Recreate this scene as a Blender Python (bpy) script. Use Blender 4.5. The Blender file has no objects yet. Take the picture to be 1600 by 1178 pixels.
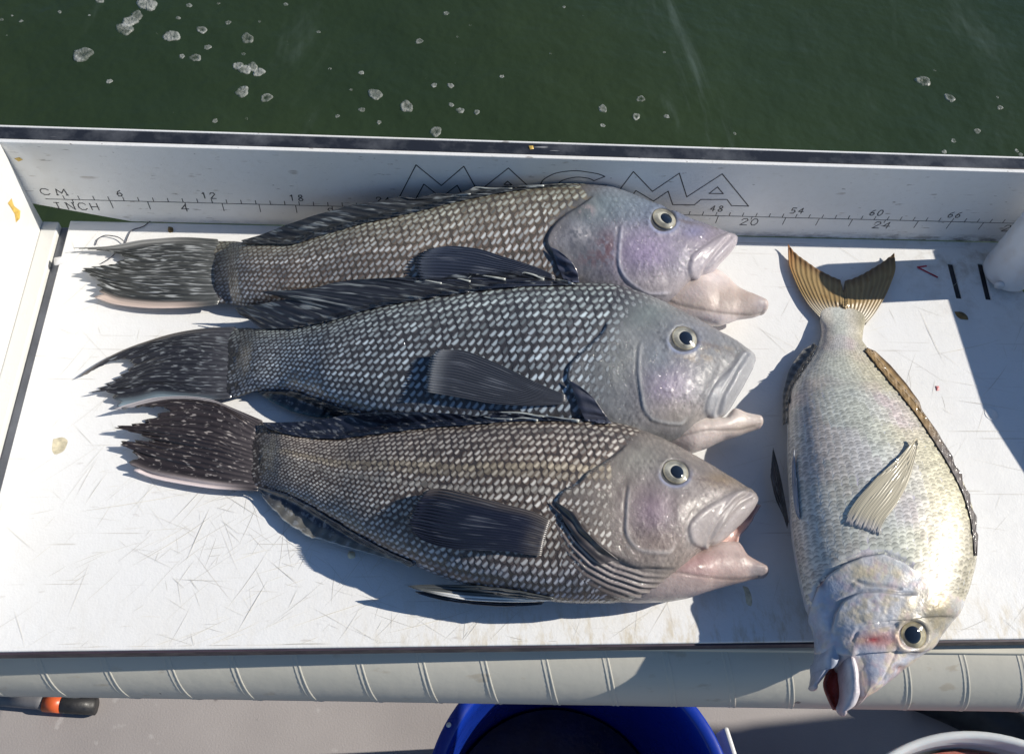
import bpy, math, random
import numpy as np
from mathutils import Matrix, Vector

rng = np.random.default_rng(7)
random.seed(7)
SC = bpy.context.scene
COL = SC.collection
MM = 0.001

# ------------------------------------------------------------------ camera, sky, sun, exposure
F = 1473.58
CAM = np.array([276.805, -443.224, 546.470])
ROT = (0.5280127, -0.0761467, -0.0320713)
cd = bpy.data.cameras.new('camera')
cam = bpy.data.objects.new('camera', cd)
COL.objects.link(cam)
cam.location = CAM * MM
cam.rotation_euler = ROT
cd.sensor_width = 36
cd.lens = F / 1600 * 36
cd.clip_start = 0.01
cd.clip_end = 2000
SC.camera = cam

SUN_DIR = np.array([1.5, 0.117, 1.0])          # towards the sun
SUN_DIR = SUN_DIR / np.linalg.norm(SUN_DIR)
el = math.asin(SUN_DIR[2])
az = math.atan2(SUN_DIR[0], SUN_DIR[1])
w = bpy.data.worlds.new('World')
SC.world = w
w.use_nodes = True
nt = w.node_tree
nt.nodes.clear()
out = nt.nodes.new('ShaderNodeOutputWorld')
bg = nt.nodes.new('ShaderNodeBackground')
sky = nt.nodes.new('ShaderNodeTexSky')
sky.sky_type = 'NISHITA'
sky.sun_disc = False
sky.sun_elevation = el
sky.sun_rotation = az
sky.air_density = 1.0
sky.dust_density = 0.1
sky.ozone_density = 5.0
nt.links.new(sky.outputs[0], bg.inputs[0])
bg.inputs[1].default_value = 0.075
nt.links.new(bg.outputs[0], out.inputs[0])
sl = bpy.data.lights.new('sun', 'SUN')
sl.energy = 4.8
sl.angle = math.radians(0.5)
sl.color = (1.0, 0.94, 0.84)
so = bpy.data.objects.new('sun', sl)
COL.objects.link(so)
so.location = (2, 0.2, 2)
so.rotation_euler = Vector(SUN_DIR).to_track_quat('Z', 'Y').to_euler()
SC.view_settings.view_transform = 'Standard'
SC.view_settings.look = 'None'
SC.view_settings.exposure = 0.26
SC.view_settings.gamma = 1.0
SC.view_settings.use_curve_mapping = False

# ------------------------------------------------------------------ measuring helpers (survey of the photograph, mm)
def _rot(a):
    cx, sx = math.cos(a[0]), math.sin(a[0]); cy, sy = math.cos(a[1]), math.sin(a[1]); cz, sz = math.cos(a[2]), math.sin(a[2])
    X = np.array([[1, 0, 0], [0, cx, -sx], [0, sx, cx]]); Y = np.array([[cy, 0, sy], [0, 1, 0], [-sy, 0, cy]])
    Z = np.array([[cz, -sz, 0], [sz, cz, 0], [0, 0, 1]])
    return Z @ Y @ X
RM = _rot(ROT)
def ray(x, y):
    x = np.asarray(x, float); y = np.asarray(y, float)
    d = np.stack([(x - 800) / F, -(y - 589) / F, -np.ones_like(x)], -1)
    return d @ RM.T
def onz(x, y, z=0.0):                     # survey point -> point at height z
    d = ray(x, y); t = (z - CAM[2]) / d[..., 2]
    return CAM + d * t[..., None]
def onw(x, y, Y=0.0):                     # survey point -> point on the back wall
    d = ray(x, y); t = (Y - CAM[1]) / d[..., 1]
    return CAM + d * t[..., None]
def proj(P):
    q = (P - CAM) @ RM
    return np.stack([800 + F * q[..., 0] / -q[..., 2], 589 - F * q[..., 1] / -q[..., 2]], -1)

def pchip(t, y, x):
    t = np.asarray(t, float); y = np.asarray(y, float); x = np.asarray(x, float)
    if y.ndim == 1: y = y[:, None]; sq = True
    else: sq = False
    h = np.diff(t)[:, None]; d = np.diff(y, axis=0) / h
    m = np.zeros_like(y); m[0] = d[0]; m[-1] = d[-1]
    for k in range(1, len(t) - 1):
        w1 = 2 * h[k] + h[k - 1]; w2 = h[k] + 2 * h[k - 1]
        good = d[k - 1] * d[k] > 0
        with np.errstate(divide='ignore', invalid='ignore'):
            v = (w1 + w2) / (w1 / d[k - 1] + w2 / d[k])
        m[k] = np.where(good, v, 0)
    i = np.clip(np.searchsorted(t, x) - 1, 0, len(t) - 2)
    s = ((x - t[i]) / (t[i + 1] - t[i]))[:, None]; hh = h[i]
    r = (2 * s**3 - 3 * s**2 + 1) * y[i] + (s**3 - 2 * s**2 + s) * hh * m[i] + (-2 * s**3 + 3 * s**2) * y[i + 1] + (s**3 - s**2) * hh * m[i + 1]
    return r[:, 0] if sq else r
def catmull(pts, n):
    pts = np.asarray(pts, float)
    L = np.r_[0, np.cumsum(np.linalg.norm(np.diff(pts[:, :2], axis=0), axis=1) + 1e-6)]
    return pchip(L, pts, np.linspace(0, L[-1], n))
def polyres(pts, n):
    pts = np.asarray(pts, float)
    L = np.r_[0, np.cumsum(np.linalg.norm(np.diff(pts, axis=0), axis=1))]
    x = np.linspace(0, L[-1], n)
    return np.stack([np.interp(x, L, pts[:, k]) for k in range(pts.shape[1])], 1)
def segdist(P, poly):                      # distance to a polyline and signed side
    poly = np.asarray(poly, float)
    best = np.full(len(P), 1e9); side = np.zeros(len(P)); tt = np.zeros(len(P))
    for k in range(len(poly) - 1):
        a, b = poly[k], poly[k + 1]; ab = b - a; L2 = ab @ ab
        t = np.clip(((P - a) @ ab) / L2, 0, 1)
        q = P - a - t[:, None] * ab
        d = np.linalg.norm(q, axis=1)
        m = d < best
        best[m] = d[m]; side[m] = np.sign(ab[0] * (P[m, 1] - a[1]) - ab[1] * (P[m, 0] - a[0])); tt[m] = (k + t[m]) / (len(poly) - 1)
    return best, side, tt
def inpoly(P, poly):
    poly = np.asarray(poly, float); x, y = P[:, 0], P[:, 1]
    r = np.zeros(len(P), bool); j = len(poly) - 1
    for i in range(len(poly)):
        xi, yi = poly[i]; xj, yj = poly[j]
        with np.errstate(divide='ignore', invalid='ignore'):
            c = ((yi > y) != (yj > y)) & (x < (xj - xi) * (y - yi) / (yj - yi) + xi)
        r ^= c; j = i
    return r
def softpoly(P, poly, soft):               # 1 inside, 0 outside, smooth edge
    d, _, _ = segdist(P, list(poly) + [poly[0]])
    s = np.where(inpoly(P, poly), d, -d)
    return np.clip(s / soft * .5 + .5, 0, 1)
def sstep(a, b, x):
    t = np.clip((x - a) / (b - a), 0, 1); return t * t * (3 - 2 * t)
_lat = rng.random((64, 64, 64))
def vnoise(P):
    P = np.asarray(P, float); i = np.floor(P).astype(int); f = P - i; f = f * f * (3 - 2 * f); r = 0
    for dx in (0, 1):
        for dy in (0, 1):
            for dz in (0, 1):
                wgt = np.where(dx, f[..., 0], 1 - f[..., 0]) * np.where(dy, f[..., 1], 1 - f[..., 1]) * np.where(dz, f[..., 2], 1 - f[..., 2])
                r = r + wgt * _lat[(i[..., 0] + dx) % 64, (i[..., 1] + dy) % 64, (i[..., 2] + dz) % 64]
    return r
def fbm(P, o=3):
    r = 0; a = .5
    for k in range(o): r = r + a * vnoise(np.asarray(P) * 2**k + 11.3 * k); a *= .5
    return r / (1 - .5**o)

# ------------------------------------------------------------------ object helpers
def mesh_obj(name, V, Fc, mat=None, parent=None, smooth=True, col=None, uv=None, extra=None):
    me = bpy.data.meshes.new(name)
    V = np.asarray(V, float) * MM
    me.from_pydata(V.tolist(), [], Fc if isinstance(Fc, list) else np.asarray(Fc).tolist())
    me.update()
    if smooth: me.shade_smooth()
    if col is not None:
        a = me.attributes.new('Col', 'FLOAT_COLOR', 'POINT')
        c = np.ones((len(V), 4)); c[:, :3] = col
        a.data.foreach_set('color', c.ravel())
    for k, v in (extra or {}).items():
        v = np.asarray(v, float)
        if v.ndim == 2:
            a = me.attributes.new(k, 'FLOAT_COLOR', 'POINT'); c = np.ones((len(V), 4)); c[:, :3] = v; a.data.foreach_set('color', c.ravel())
        else:
            a = me.attributes.new(k, 'FLOAT', 'POINT'); a.data.foreach_set('value', v)
    if uv is not None:
        a = me.attributes.new('fuv', 'FLOAT_VECTOR', 'POINT')
        u = np.zeros((len(V), 3)); u[:, :uv.shape[1]] = uv
        a.data.foreach_set('vector', u.ravel())
    if mat: me.materials.append(mat)
    o = bpy.data.objects.new(name, me)
    COL.objects.link(o)
    if parent: put(o, parent)
    return o
def put(o, parent):
    o.parent = parent
    r = parent; loc = Vector((0, 0, 0))
    while r is not None: loc += r.location; r = r.parent
    o.location = o.location - loc
def tag(o, label=None, cat=None, group=None, kind=None):
    if label: o['label'] = label
    if cat: o['category'] = cat
    if group: o['group'] = group
    if kind: o['kind'] = kind
    return o
def empty(name, loc, label, cat, group=None):
    o = bpy.data.objects.new(name, None); COL.objects.link(o)
    o.location = np.asarray(loc, float) * MM; o.empty_display_size = .02
    return tag(o, label, cat, group)
def gridF(nu, nv, closeu=False, off=0):
    i, j = np.meshgrid(np.arange(nu if closeu else nu - 1), np.arange(nv - 1), indexing='ij')
    a = (i * nv + j).ravel(); b = (((i + 1) % nu) * nv + j).ravel()
    return (np.stack([a, b, b + 1, a + 1], 1) + off).tolist()
def boxV(x0, x1, y0, y1, z0, z1):
    V = [(x, y, z) for x in (x0, x1) for y in (y0, y1) for z in (z0, z1)]
    return V, [(0, 1, 3, 2), (4, 6, 7, 5), (0, 4, 5, 1), (2, 3, 7, 6), (0, 2, 6, 4), (1, 5, 7, 3)]
def box(name, b, mat, parent=None, bevel=0.8):
    V, Fc = boxV(*b)
    o = mesh_obj(name, V, Fc, mat, parent, smooth=False)
    if bevel: bev(o, bevel)
    return o
def bev(o, wd, seg=2):
    m = o.modifiers.new('bevel', 'BEVEL'); m.width = wd * MM; m.segments = seg; m.limit_method = 'ANGLE'
def prism(name, poly, z0, z1, mat, parent=None, bevel=0.8):
    poly = [tuple(p) for p in poly]; n = len(poly)
    ar = sum(poly[i][0] * poly[(i + 1) % n][1] - poly[(i + 1) % n][0] * poly[i][1] for i in range(n))
    if ar < 0: poly = poly[::-1]
    V = [(x, y, z0) for x, y in poly] + [(x, y, z1) for x, y in poly]
    Fc = [tuple(range(n - 1, -1, -1)), tuple(range(n, 2 * n))] + [(i, (i + 1) % n, (i + 1) % n + n, i + n) for i in range(n)]
    o = mesh_obj(name, V, Fc, mat, parent, smooth=False)
    if bevel: bev(o, bevel)
    return o
def tube(name, pts, rad, mat, parent=None, n=8, closed_ends=True, bm=None):
    pts = np.asarray(pts, float); m = len(pts); rad = np.broadcast_to(np.asarray(rad, float), (m,))
    T = np.gradient(pts, axis=0); T /= np.linalg.norm(T, axis=1)[:, None] + 1e-12
    up = np.array([.13, .27, .95]); A = np.cross(T, up); A /= np.linalg.norm(A, axis=1)[:, None] + 1e-12; B = np.cross(A, T)
    th = np.linspace(0, 2 * np.pi, n, endpoint=False)
    V = pts[:, None] + rad[:, None, None] * (A[:, None] * np.cos(th)[None, :, None] + B[:, None] * np.sin(th)[None, :, None])
    V = V.reshape(-1, 3)
    Fc = []
    for i in range(m - 1):
        for j in range(n):
            Fc.append((i * n + j, i * n + (j + 1) % n, (i + 1) * n + (j + 1) % n, (i + 1) * n + j))
    if closed_ends: Fc += [tuple(range(n - 1, -1, -1)), tuple(range((m - 1) * n, m * n))]
    if bm is not None:
        o = len(bm[0]) if not bm[0] else sum(len(v) for v in bm[0])
        bm[0].append(V); bm[1].extend([tuple(k + o for k in f) for f in Fc]); return None
    return mesh_obj(name, V, Fc, mat, parent)
def lathe(name, prof, mat, parent=None, center=(0, 0, 0), n=96, axis=None):
    prof = np.asarray(prof, float); m = len(prof)
    th = np.linspace(0, 2 * np.pi, n, endpoint=False)
    V = np.stack([prof[None, :, 0] * np.cos(th)[:, None], prof[None, :, 0] * np.sin(th)[:, None], np.broadcast_to(prof[None, :, 1], (n, m))], -1).reshape(-1, 3) + np.asarray(center, float)
    return mesh_obj(name, V, gridF(n, m, True), mat, parent)

# ------------------------------------------------------------------ materials
def newmat(name, rough=.5, color=(.8, .8, .8), metallic=0, spec=.5):
    m = bpy.data.materials.new(name); m.use_nodes = True
    b = m.node_tree.nodes['Principled BSDF']
    b.inputs['Base Color'].default_value = (*color, 1); b.inputs['Roughness'].default_value = rough
    b.inputs['Metallic'].default_value = metallic; b.inputs['Specular IOR Level'].default_value = spec
    return m, m.node_tree, b
class NB:
    def __init__(s, nt): s.nt = nt
    def n(s, t, **k):
        nd = s.nt.nodes.new(t)
        for a, v in k.items(): setattr(nd, a, v)
        return nd
    def l(s, a, b): s.nt.links.new(a, b)
    def val(s, sock, v):
        if isinstance(v, (int, float)): sock.default_value = v
        elif isinstance(v, tuple): sock.default_value = v
        else: s.l(v, sock)
    def math(s, op, a, b=None, c=None, clamp=False):
        nd = s.n('ShaderNodeMath', operation=op, use_clamp=clamp); s.val(nd.inputs[0], a)
        if b is not None: s.val(nd.inputs[1], b)
        if c is not None: s.val(nd.inputs[2], c)
        return nd.outputs[0]
    def mapr(s, v, a, b, c=0., d=1., smooth=False):
        nd = s.n('ShaderNodeMapRange'); nd.clamp = True
        if smooth: nd.interpolation_type = 'SMOOTHSTEP'
        s.val(nd.inputs[0], v)
        for i, x in enumerate((a, b, c, d)): nd.inputs[i + 1].default_value = x
        return nd.outputs[0]
    def mix(s, f, a, b, mode='MIX'):
        nd = s.n('ShaderNodeMix', data_type='RGBA', blend_type=mode); s.val(nd.inputs[0], f)
        for k, v in ((6, a), (7, b)):
            if isinstance(v, tuple): nd.inputs[k].default_value = (*v[:3], 1)
            else: s.l(v, nd.inputs[k])
        return nd.outputs[2]
    def noise(s, vec, scale, detail=3, rough=.5, dist=0):
        nd = s.n('ShaderNodeTexNoise'); nd.inputs['Scale'].default_value = scale; nd.inputs['Detail'].default_value = detail
        nd.inputs['Roughness'].default_value = rough; nd.inputs['Distortion'].default_value = dist
        if vec is not None: s.l(vec, nd.inputs['Vector'])
        return nd.outputs['Fac']
    def voro(s, vec, scale, feature='F1', out='Distance'):
        nd = s.n('ShaderNodeTexVoronoi', feature=feature); nd.inputs['Scale'].default_value = scale
        if vec is not None: s.l(vec, nd.inputs['Vector'])
        return nd.outputs[out]
    def pos(s): return s.n('ShaderNodeNewGeometry').outputs['Position']
    def obj(s): return s.n('ShaderNodeTexCoord').outputs['Object']
    def attr(s, nme, o='Color'): return s.n('ShaderNodeAttribute', attribute_name=nme).outputs[o]
    def mapping(s, vec, scale=(1, 1, 1), rot=(0, 0, 0), loc=(0, 0, 0)):
        nd = s.n('ShaderNodeMapping'); s.l(vec, nd.inputs[0]); nd.inputs[1].default_value = loc; nd.inputs[2].default_value = rot; nd.inputs[3].default_value = scale
        return nd.outputs[0]
    def sep(s, vec):
        nd = s.n('ShaderNodeSeparateXYZ'); s.l(vec, nd.inputs[0]); return nd.outputs
    def comb(s, x, y, z=0.):
        nd = s.n('ShaderNodeCombineXYZ')
        for i, v in enumerate((x, y, z)): s.val(nd.inputs[i], v)
        return nd.outputs[0]
    def bump(s, h, strength=.3, dist=.001, normal=None):
        nd = s.n('ShaderNodeBump'); nd.inputs['Strength'].default_value = strength; nd.inputs['Distance'].default_value = dist
        s.l(h, nd.inputs['Height'])
        if normal is not None: s.l(normal, nd.inputs['Normal'])
        return nd.outputs[0]

def mat_board(name, color=(.80, .80, .79), dirt=.5, scr=1.0, scuffs=False):
    m, nt, b = newmat(name, .38, color, spec=.4); N = NB(nt); P = N.pos()
    big = N.noise(P, 9, 4, .6); sm = N.noise(P, 170, 3, .6)
    c = N.mix(N.mapr(big, .45, .75, 0, .28 * dirt), color, (.66, .60, .48))
    c = N.mix(N.mapr(sm, .5, .8, 0, .22 * dirt), c, (.58, .55, .48))
    spots = N.noise(N.mapping(P, (60, 190, 190), (0, 0, .2)), 1, 2, .5)
    c = N.mix(N.mapr(spots, .70, .78, 0, .55 * dirt), c, (.30, .24, .19))
    for k, (ra, sc) in enumerate(((.5, 300), (-.42, 340), (1.2, 320), (-1.05, 260), (.1, 380))):
        v = N.mapping(P, (3.2, sc, 3.2), (0, 0, ra), (k * 3.1, k * 1.7, 0))
        n = N.noise(v, 1, 2, .4)
        brk = N.noise(P, 17 + 6 * k, 2)
        f = N.math('MULTIPLY', N.mapr(n, .69, .73), N.mapr(brk, .48, .6))
        c = N.mix(N.math('MULTIPLY', f, .42 * scr), c, (.43, .39, .33))
    if not scuffs and scr >= 1:
        xyz = N.sep(P)
        fr = N.math('MULTIPLY', N.mapr(xyz[1], -.262, -.30, 0, 1), N.mapr(xyz[0], .20, .34, .15, 1))
        gm = N.math('MULTIPLY', fr, N.mapr(N.noise(N.mapping(P, (130, 45, 1), (0, 0, .25)), 1, 4, .7), .48, .66, 0, .55))
        c = N.mix(gm, c, (.50, .40, .22))
        sl_ = N.math('MULTIPLY', N.mapr(xyz[0], .60, .67), N.mapr(xyz[1], -.09, -.02, 0, 1))
        c = N.mix(N.math('MULTIPLY', sl_, N.mapr(N.noise(P, 55, 5, .7), .46, .66, 0, .6)), c, (.36, .30, .22))
    if scuffs:      # short horizontal scuffs and the grime that collects along the foot of the wall
        s1 = N.noise(N.mapping(P, (70, 300, 420), (0, .12, 0)), 1, 3, .6); s2 = N.noise(P, 14, 3)
        c = N.mix(N.math('MULTIPLY', N.mapr(s1, .64, .70), N.mapr(s2, .42, .58, 0, .8)), c, (.20, .17, .15))
        s3 = N.noise(N.mapping(P, (160, 300, 500), (0, .3, 0), (3, 1, 2)), 1, 2)
        c = N.mix(N.mapr(s3, .70, .74, 0, .7), c, (.16, .13, .12))
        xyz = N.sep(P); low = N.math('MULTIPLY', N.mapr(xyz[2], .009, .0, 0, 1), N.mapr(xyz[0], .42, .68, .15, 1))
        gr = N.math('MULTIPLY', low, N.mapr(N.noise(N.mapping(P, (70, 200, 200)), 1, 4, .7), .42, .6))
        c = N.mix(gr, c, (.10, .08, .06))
    nt.links.new(c, b.inputs['Base Color'])
    rg = N.noise(P, 60, 3); nt.links.new(N.mapr(rg, .3, .7, .3, .5), b.inputs['Roughness'])
    h = N.math('ADD', N.noise(P, 700, 2), N.math('MULTIPLY', N.noise(P, 190, 2), 1.2))
    nt.links.new(N.bump(h, .25, .0004), b.inputs['Normal'])
    return m
M = {}
M['board'] = mat_board('white_board')
M['wall'] = mat_board('white_wall', (.78, .78, .77), .9, .5, True)
M['end'] = mat_board('end_panel', (.64, .64, .62), .5, .3)
def simple(name, color, rough=.5, metallic=0, var=.25, scale=40, bump=.1, spec=.5, coat=0):
    m, nt, b = newmat(name, rough, color, metallic, spec); N = NB(nt); P = N.pos()
    n = N.noise(P, scale, 4, .6)
    d = tuple(max(0, x * (1 - var)) for x in color); e = tuple(min(1, x * (1 + var * .7)) for x in color)
    nt.links.new(N.mix(N.mapr(n, .3, .7), d, e), b.inputs['Base Color'])
    nt.links.new(N.mapr(N.noise(P, scale * 2.3, 3), .3, .7, rough * .75, min(1, rough * 1.25)), b.inputs['Roughness'])
    if bump: nt.links.new(N.bump(N.noise(P, scale * 8, 3), bump, .0005), b.inputs['Normal'])
    if coat: b.inputs['Coat Weight'].default_value = coat; b.inputs['Coat Roughness'].default_value = .08
    return m
def mat_core():
    m, nt, b = newmat('black_core', .35, (.02, .02, .03)); N = NB(nt); P = N.pos()
    n = N.noise(P, 30, 5, .65); c = N.mix(N.mapr(n, .45, .72), (.018, .020, .026), (.10, .105, .115))
    s = N.noise(N.mapping(P, (40, 300, 300), (0, 0, .9)), 1, 2); c = N.mix(N.mapr(s, .7, .76, 0, .5), c, (.5, .5, .5))
    nt.links.new(c, b.inputs['Base Color'])
    nt.links.new(N.bump(N.noise(P, 300, 3), .3, .0005), b.inputs['Normal'])
    return m
M['core'] = mat_core()
M['ink'] = simple('ink_and_slot_shade', (.02, .02, .025), .6, var=.3)
M['edge'] = simple('dark_edge', (.05, .035, .05), .5)
M['metal'] = simple('grey_rail_metal', (.20, .21, .24), .38, .6, var=.3, scale=25)
M['red'] = simple('red_pen', (.42, .02, .05), .6)
M['brown'] = simple('brown_bits', (.17, .11, .035), .45, var=.5, scale=300)
M['tan'] = simple('tan_stain', (.66, .59, .42), .5, var=.4, scale=200)
M['yellow'] = simple('yellow_bits', (.62, .42, .10), .4, var=.4, scale=300)
M['pink'] = simple('pink_spot', (.65, .25, .25), .35, var=.4, scale=600)
M['hair'] = simple('dark_thread', (.05, .05, .07), .4)
M['scratch'] = simple('knife_scratch', (.66, .63, .56), .6, var=.3, scale=30)

# ------------------------------------------------------------------ the setting: water, deck
def sea(X, Y): return -790 + 4 * np.sin(X / 170 + Y / 260) + 2 * np.sin(Y / 95 - X / 240) + 8 * (fbm(np.stack([X / 260, Y / 200, 0 * X], -1)) - .5)
def water():
    n = 260
    xs = np.linspace(-1, 1, n); g = np.sign(xs) * np.abs(xs)**3 * 60000
    X, Y = np.meshgrid(g + 400, g + 900, indexing='ij')
    Z = sea(X, Y)
    m, nt, b = newmat('sea_water', .06, (.02, .036, .02), spec=.5); N = NB(nt); P = N.pos()
    b.inputs['IOR'].default_value = 1.33
    big = N.noise(P, 1.1, 3, .5)
    c = N.mix(N.mapr(big, .35, .7), (.021, .036, .017), (.034, .052, .021))
    film_sky = N.noise(N.mapping(P, (3.0, .9, 1), (0, 0, .55)), 1.3, 5, .62, 1.2)
    film_sky2 = N.noise(N.mapping(P, (16, 2.6, 1), (0, 0, .5)), 1.0, 4, .6, .6)
    f = N.math('MULTIPLY', N.mapr(film_sky, .56, .74, 0, 1, True), N.mapr(film_sky2, .42, .72, .1, 1))
    c = N.mix(N.math('MULTIPLY', f, .6), c, (.12, .16, .14))  # pale streaks: thin foam plus sky reflection painted into the water colour
    nt.links.new(c, b.inputs['Base Color'])
    h = N.math('ADD', N.noise(P, 9, 3, .55), N.math('MULTIPLY', N.noise(P, 42, 3), .18))
    nt.links.new(N.bump(h, .35, .02), b.inputs['Normal'])
    o = mesh_obj('water', np.stack([X, Y, Z], -1).reshape(-1, 3), gridF(n, n), m)
    return tag(o, kind='structure')
W = water()
def deck():
    m, nt, b = newmat('grey_deck', .6, (.30, .28, .29)); N = NB(nt); P = N.pos()
    c = N.mix(N.mapr(N.noise(P, 6, 4), .3, .7), (.30, .275, .27), (.38, .35, .34))
    c = N.mix(N.mapr(N.noise(P, 38, 3), .68, .75, 0, .5), c, (.52, .50, .49))
    c = N.mix(N.mapr(N.noise(N.mapping(P, (1, 1, 1), (0, 0, 0), (4, 2, 0)), 30, 2), .72, .76, 0, .7), c, (.10, .09, .09))
    nt.links.new(c, b.inputs['Base Color'])
    nt.links.new(N.bump(N.noise(P, 420, 3), .3, .001), b.inputs['Normal'])
    V, Fc = boxV(-2600, 3600, -3600, -100, -760, -700)
    o = mesh_obj('deck', V, Fc, m, smooth=False)
    tag(o, kind='structure')
    # hull side that carries the gunwale under the fillet table
    V, Fc = boxV(-2600, 3600, -98, -62, -900, -90)
    m2 = simple('white_gelcoat', (.72, .71, .68), .3, var=.08, scale=8)
    h = mesh_obj('boat_side', V, Fc, m2, smooth=False); bev(h, 6)
    tag(h, 'white boat side standing behind the hose and below the fillet board', 'boat side')
deck()
def blocker():  # added box out of view, there only to cast shade on the deck
    m = simple('blocker_white', (.70, .70, .68), .3, var=.06, scale=6)
    t = empty('shade_blocker', (2500, -620, -700), 'added white console standing on the deck to the right, shading the deck', 'blocker')
    box('blocker_body', (2300, 2700, -1000, -102, -700, 420), m, t, 25)
    box('blocker_top', (2280, 2720, -1020, -101, 420.5, 460), m, t, 12)
blocker()

# foam on the water
def foam():
    m, nt, b = newmat('sea_foam', .35, (.62, .64, .60)); N = NB(nt); P = N.pos()
    v = N.voro(P, 70); v2 = N.voro(P, 190)
    c = N.mix(N.mapr(v, .1, .6), (.30, .34, .31), (.80, .82, .78)); c = N.mix(N.mapr(v2, .05, .45, .7, 0), c, (.10, .13, .10)); c = N.mix(N.mapr(N.attr('core', 'Fac'), 0, 1), c, (.045, .065, .045))
    al = N.math('MULTIPLY', N.mapr(v2,   .02, .40, 1.0, .35), N.mapr(N.noise(P, 35, 3), .38, .6, .4, 1.0)); al = N.math('MULTIPLY', al, N.mapr(N.attr('core', 'Fac'), -.6, 0, .05, 1)); nt.links.new(al, b.inputs['Alpha'])
    nt.links.new(c, b.inputs['Base Color'])
    nt.links.new(N.bump(v2, .5, .003), b.inputs['Normal'])
    big = [(130, 88, 15, 'drop shaped white foam blob floating alone at the far left of the water'),
           (268, 57, 13, 'pale oval foam raft left of the ringed foam bubbles'),
           (315, 46, 8.5, 'small round foam bubble above the pale oval foam raft'),
           (386, 59, 11, 'foam ring with dark centre above the long foam streak'),
           (378, 143, 12, 'foam ring just below the long two lobed foam streak'),
           (416, 152, 10, 'foam ring to the right of the ring below the long streak'),
           (305, 90, 9, 'foam bubble beside a tiny bubble below the oval raft'),
           (586, 146, 12.5, 'broad foam bubble cluster upper left of the other middle cluster'),
           (635, 165, 12.5, 'foam bubble cluster lower right of the broad middle cluster'),
           (681, 204, 11, 'foam bubble close above the black wall edge in the middle'),
           (655, 62, 6.5, 'lone small foam bubble high in the middle of the water'),
           (1444, 124, 11.5, 'biggest foam bubble on the right part of the water'),
           (1486, 150, 8.5, 'foam bubble below and right of the biggest right hand bubble'),
           (941, 173, 8.5, 'foam bubble with glint left of the bubble pair above the lettering'),
           (993, 186, 7.5, 'foam bubble right of the glinting bubble above the lettering'),
           (1000, 159, 7.5, 'upper foam bubble of the group above the lettering'),
           (719, 172, 7, 'foam bubble at the right end of the small middle row')]
    def blob(px, py, r, mid, seed, str_=1.0):
        c = onz(px, py, -790.0); c[2] = sea(c[0], c[1]) - .5; R = .92 * r * np.linalg.norm(c - CAM) / F
        k = 26; th = np.linspace(0, 2 * np.pi, k, endpoint=False)
        rr = R * (1 + .11 * np.sin(2 * th + seed) + .07 * np.sin(3 * th + 2.1 * seed) + .07 * np.sin(5 * th + seed * 3))
        rings = [(0., .30 if mid else .8), (.30, .36 if mid else .8), (.62, 1.0), (.86, .8), (1.0, -.9)]
        V = []; 
        for f, hgt in rings:
            for j in range(k):
                V.append((c[0] + f * rr[j] * math.cos(th[j]), c[1] + 1.05 * f * rr[j] * math.sin(th[j]), c[2] + min(3.2, R * .16) * hgt + min(.6, R * .03) * rng.standard_normal() * (f > 0)))
        Fc = gridF(len(rings), k)
        for i in range(len(rings) - 1): Fc.append((i * k + k - 1, (i + 1) * k + k - 1, (i + 1) * k, i * k))
        return np.array(V), Fc, np.array([(.8 if f < .1 else .5 if f < .5 else 0 if f < .9 else -.6) * (1 if mid or f > .9 else .35) for f, _ in rings for j in range(k)])
    g = 'larger foam bubbles floating on the sea'
    for i, (px, py, r, lb) in enumerate(big):
        V, Fc, co = blob(px, py, r, i % 3 != 1, i * 1.3)
        tag(mesh_obj('foam_bubble', V, Fc, m, extra={'core': co}), lb, 'foam', g)
    for pts, lb in (([(236, -20, 15), (230, 8, 14), (214, 26, 9), (203, 36, 11), (195, 48, 12)], 'large two part foam streak reaching the top of the water'),
                    ([(371, 102, 8), (382, 108, 10), (394, 104, 9), (404, 112, 9)], 'long knobbly foam streak above the two foam rings')):
        Vs = []; Fs = []; Cs = []; o = 0
        for k, (px, py, r) in enumerate(pts):
            V, Fc, co = blob(px, py, r * 1.1, False, k * 2.2); Vs.append(V); Cs.append(co); Fs += [tuple(a + o for a in f) for f in Fc]; o += len(V)
        tag(mesh_obj('foam_streak', np.concatenate(Vs), Fs, m, extra={'core': np.concatenate(Cs)}), lb, 'foam', 'long foam streaks floating on the sea')
    Vs = []; Fs = []; Cs = []; o = 0
    small = [(278, 28, 4), (295, 8, 5), (356, 34, 5), (324, 73, 6), (284, 88, 5), (380, 83, 3.5), (341, 4, 3), (171, 128, 5), (336, 190, 5), (244, 54, 3), (157, 5, 6), (385, 186, 3), (405, 32, 2.5), (446, 5, 4),
             (497, 47, 3.5), (447, 63, 2), (515, 105, 3), (564, 111, 5), (565, 170, 5.5), (527, 180, 4), (592, 189, 4.5), (548, 139, 3), (678, 132, 5.5), (704, 133, 6), (705, 163, 5), (745, 175, 5.5), (711, 98, 2.5), (697, 20, 5), (735, 39, 2.5), (784, 120, 4), (742, 119, 2), (715, 56, 2.5), (666, 121, 2),
             (941, 199, 4.5), (1040, 186, 5), (1147, 211, 3), (860, 86, 2.5), (1037, 85, 2.5), (881, 13, 3), (945, 147, 2), (1477, 235, 4.5), (1492, 217, 4.5), (1529, 202, 6), (1564, 166, 5), (1590, 234, 3.5), (1596, 240, 4), (1462, 108, 3), (1504, 151, 2.5), (1560, 150, 2.5), (874, 222, 2.5), (35, 38, 3), (95, 24, 3), (4, 35, 3), (484, 187, 2), (270, 178, 2)]
    for px, py, r in small:
        V, Fc, co = blob(px, py, r, False, px * .37); Vs.append(V); Cs.append(co); Fs += [tuple(a + o for a in f) for f in Fc]; o += len(V)
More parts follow.
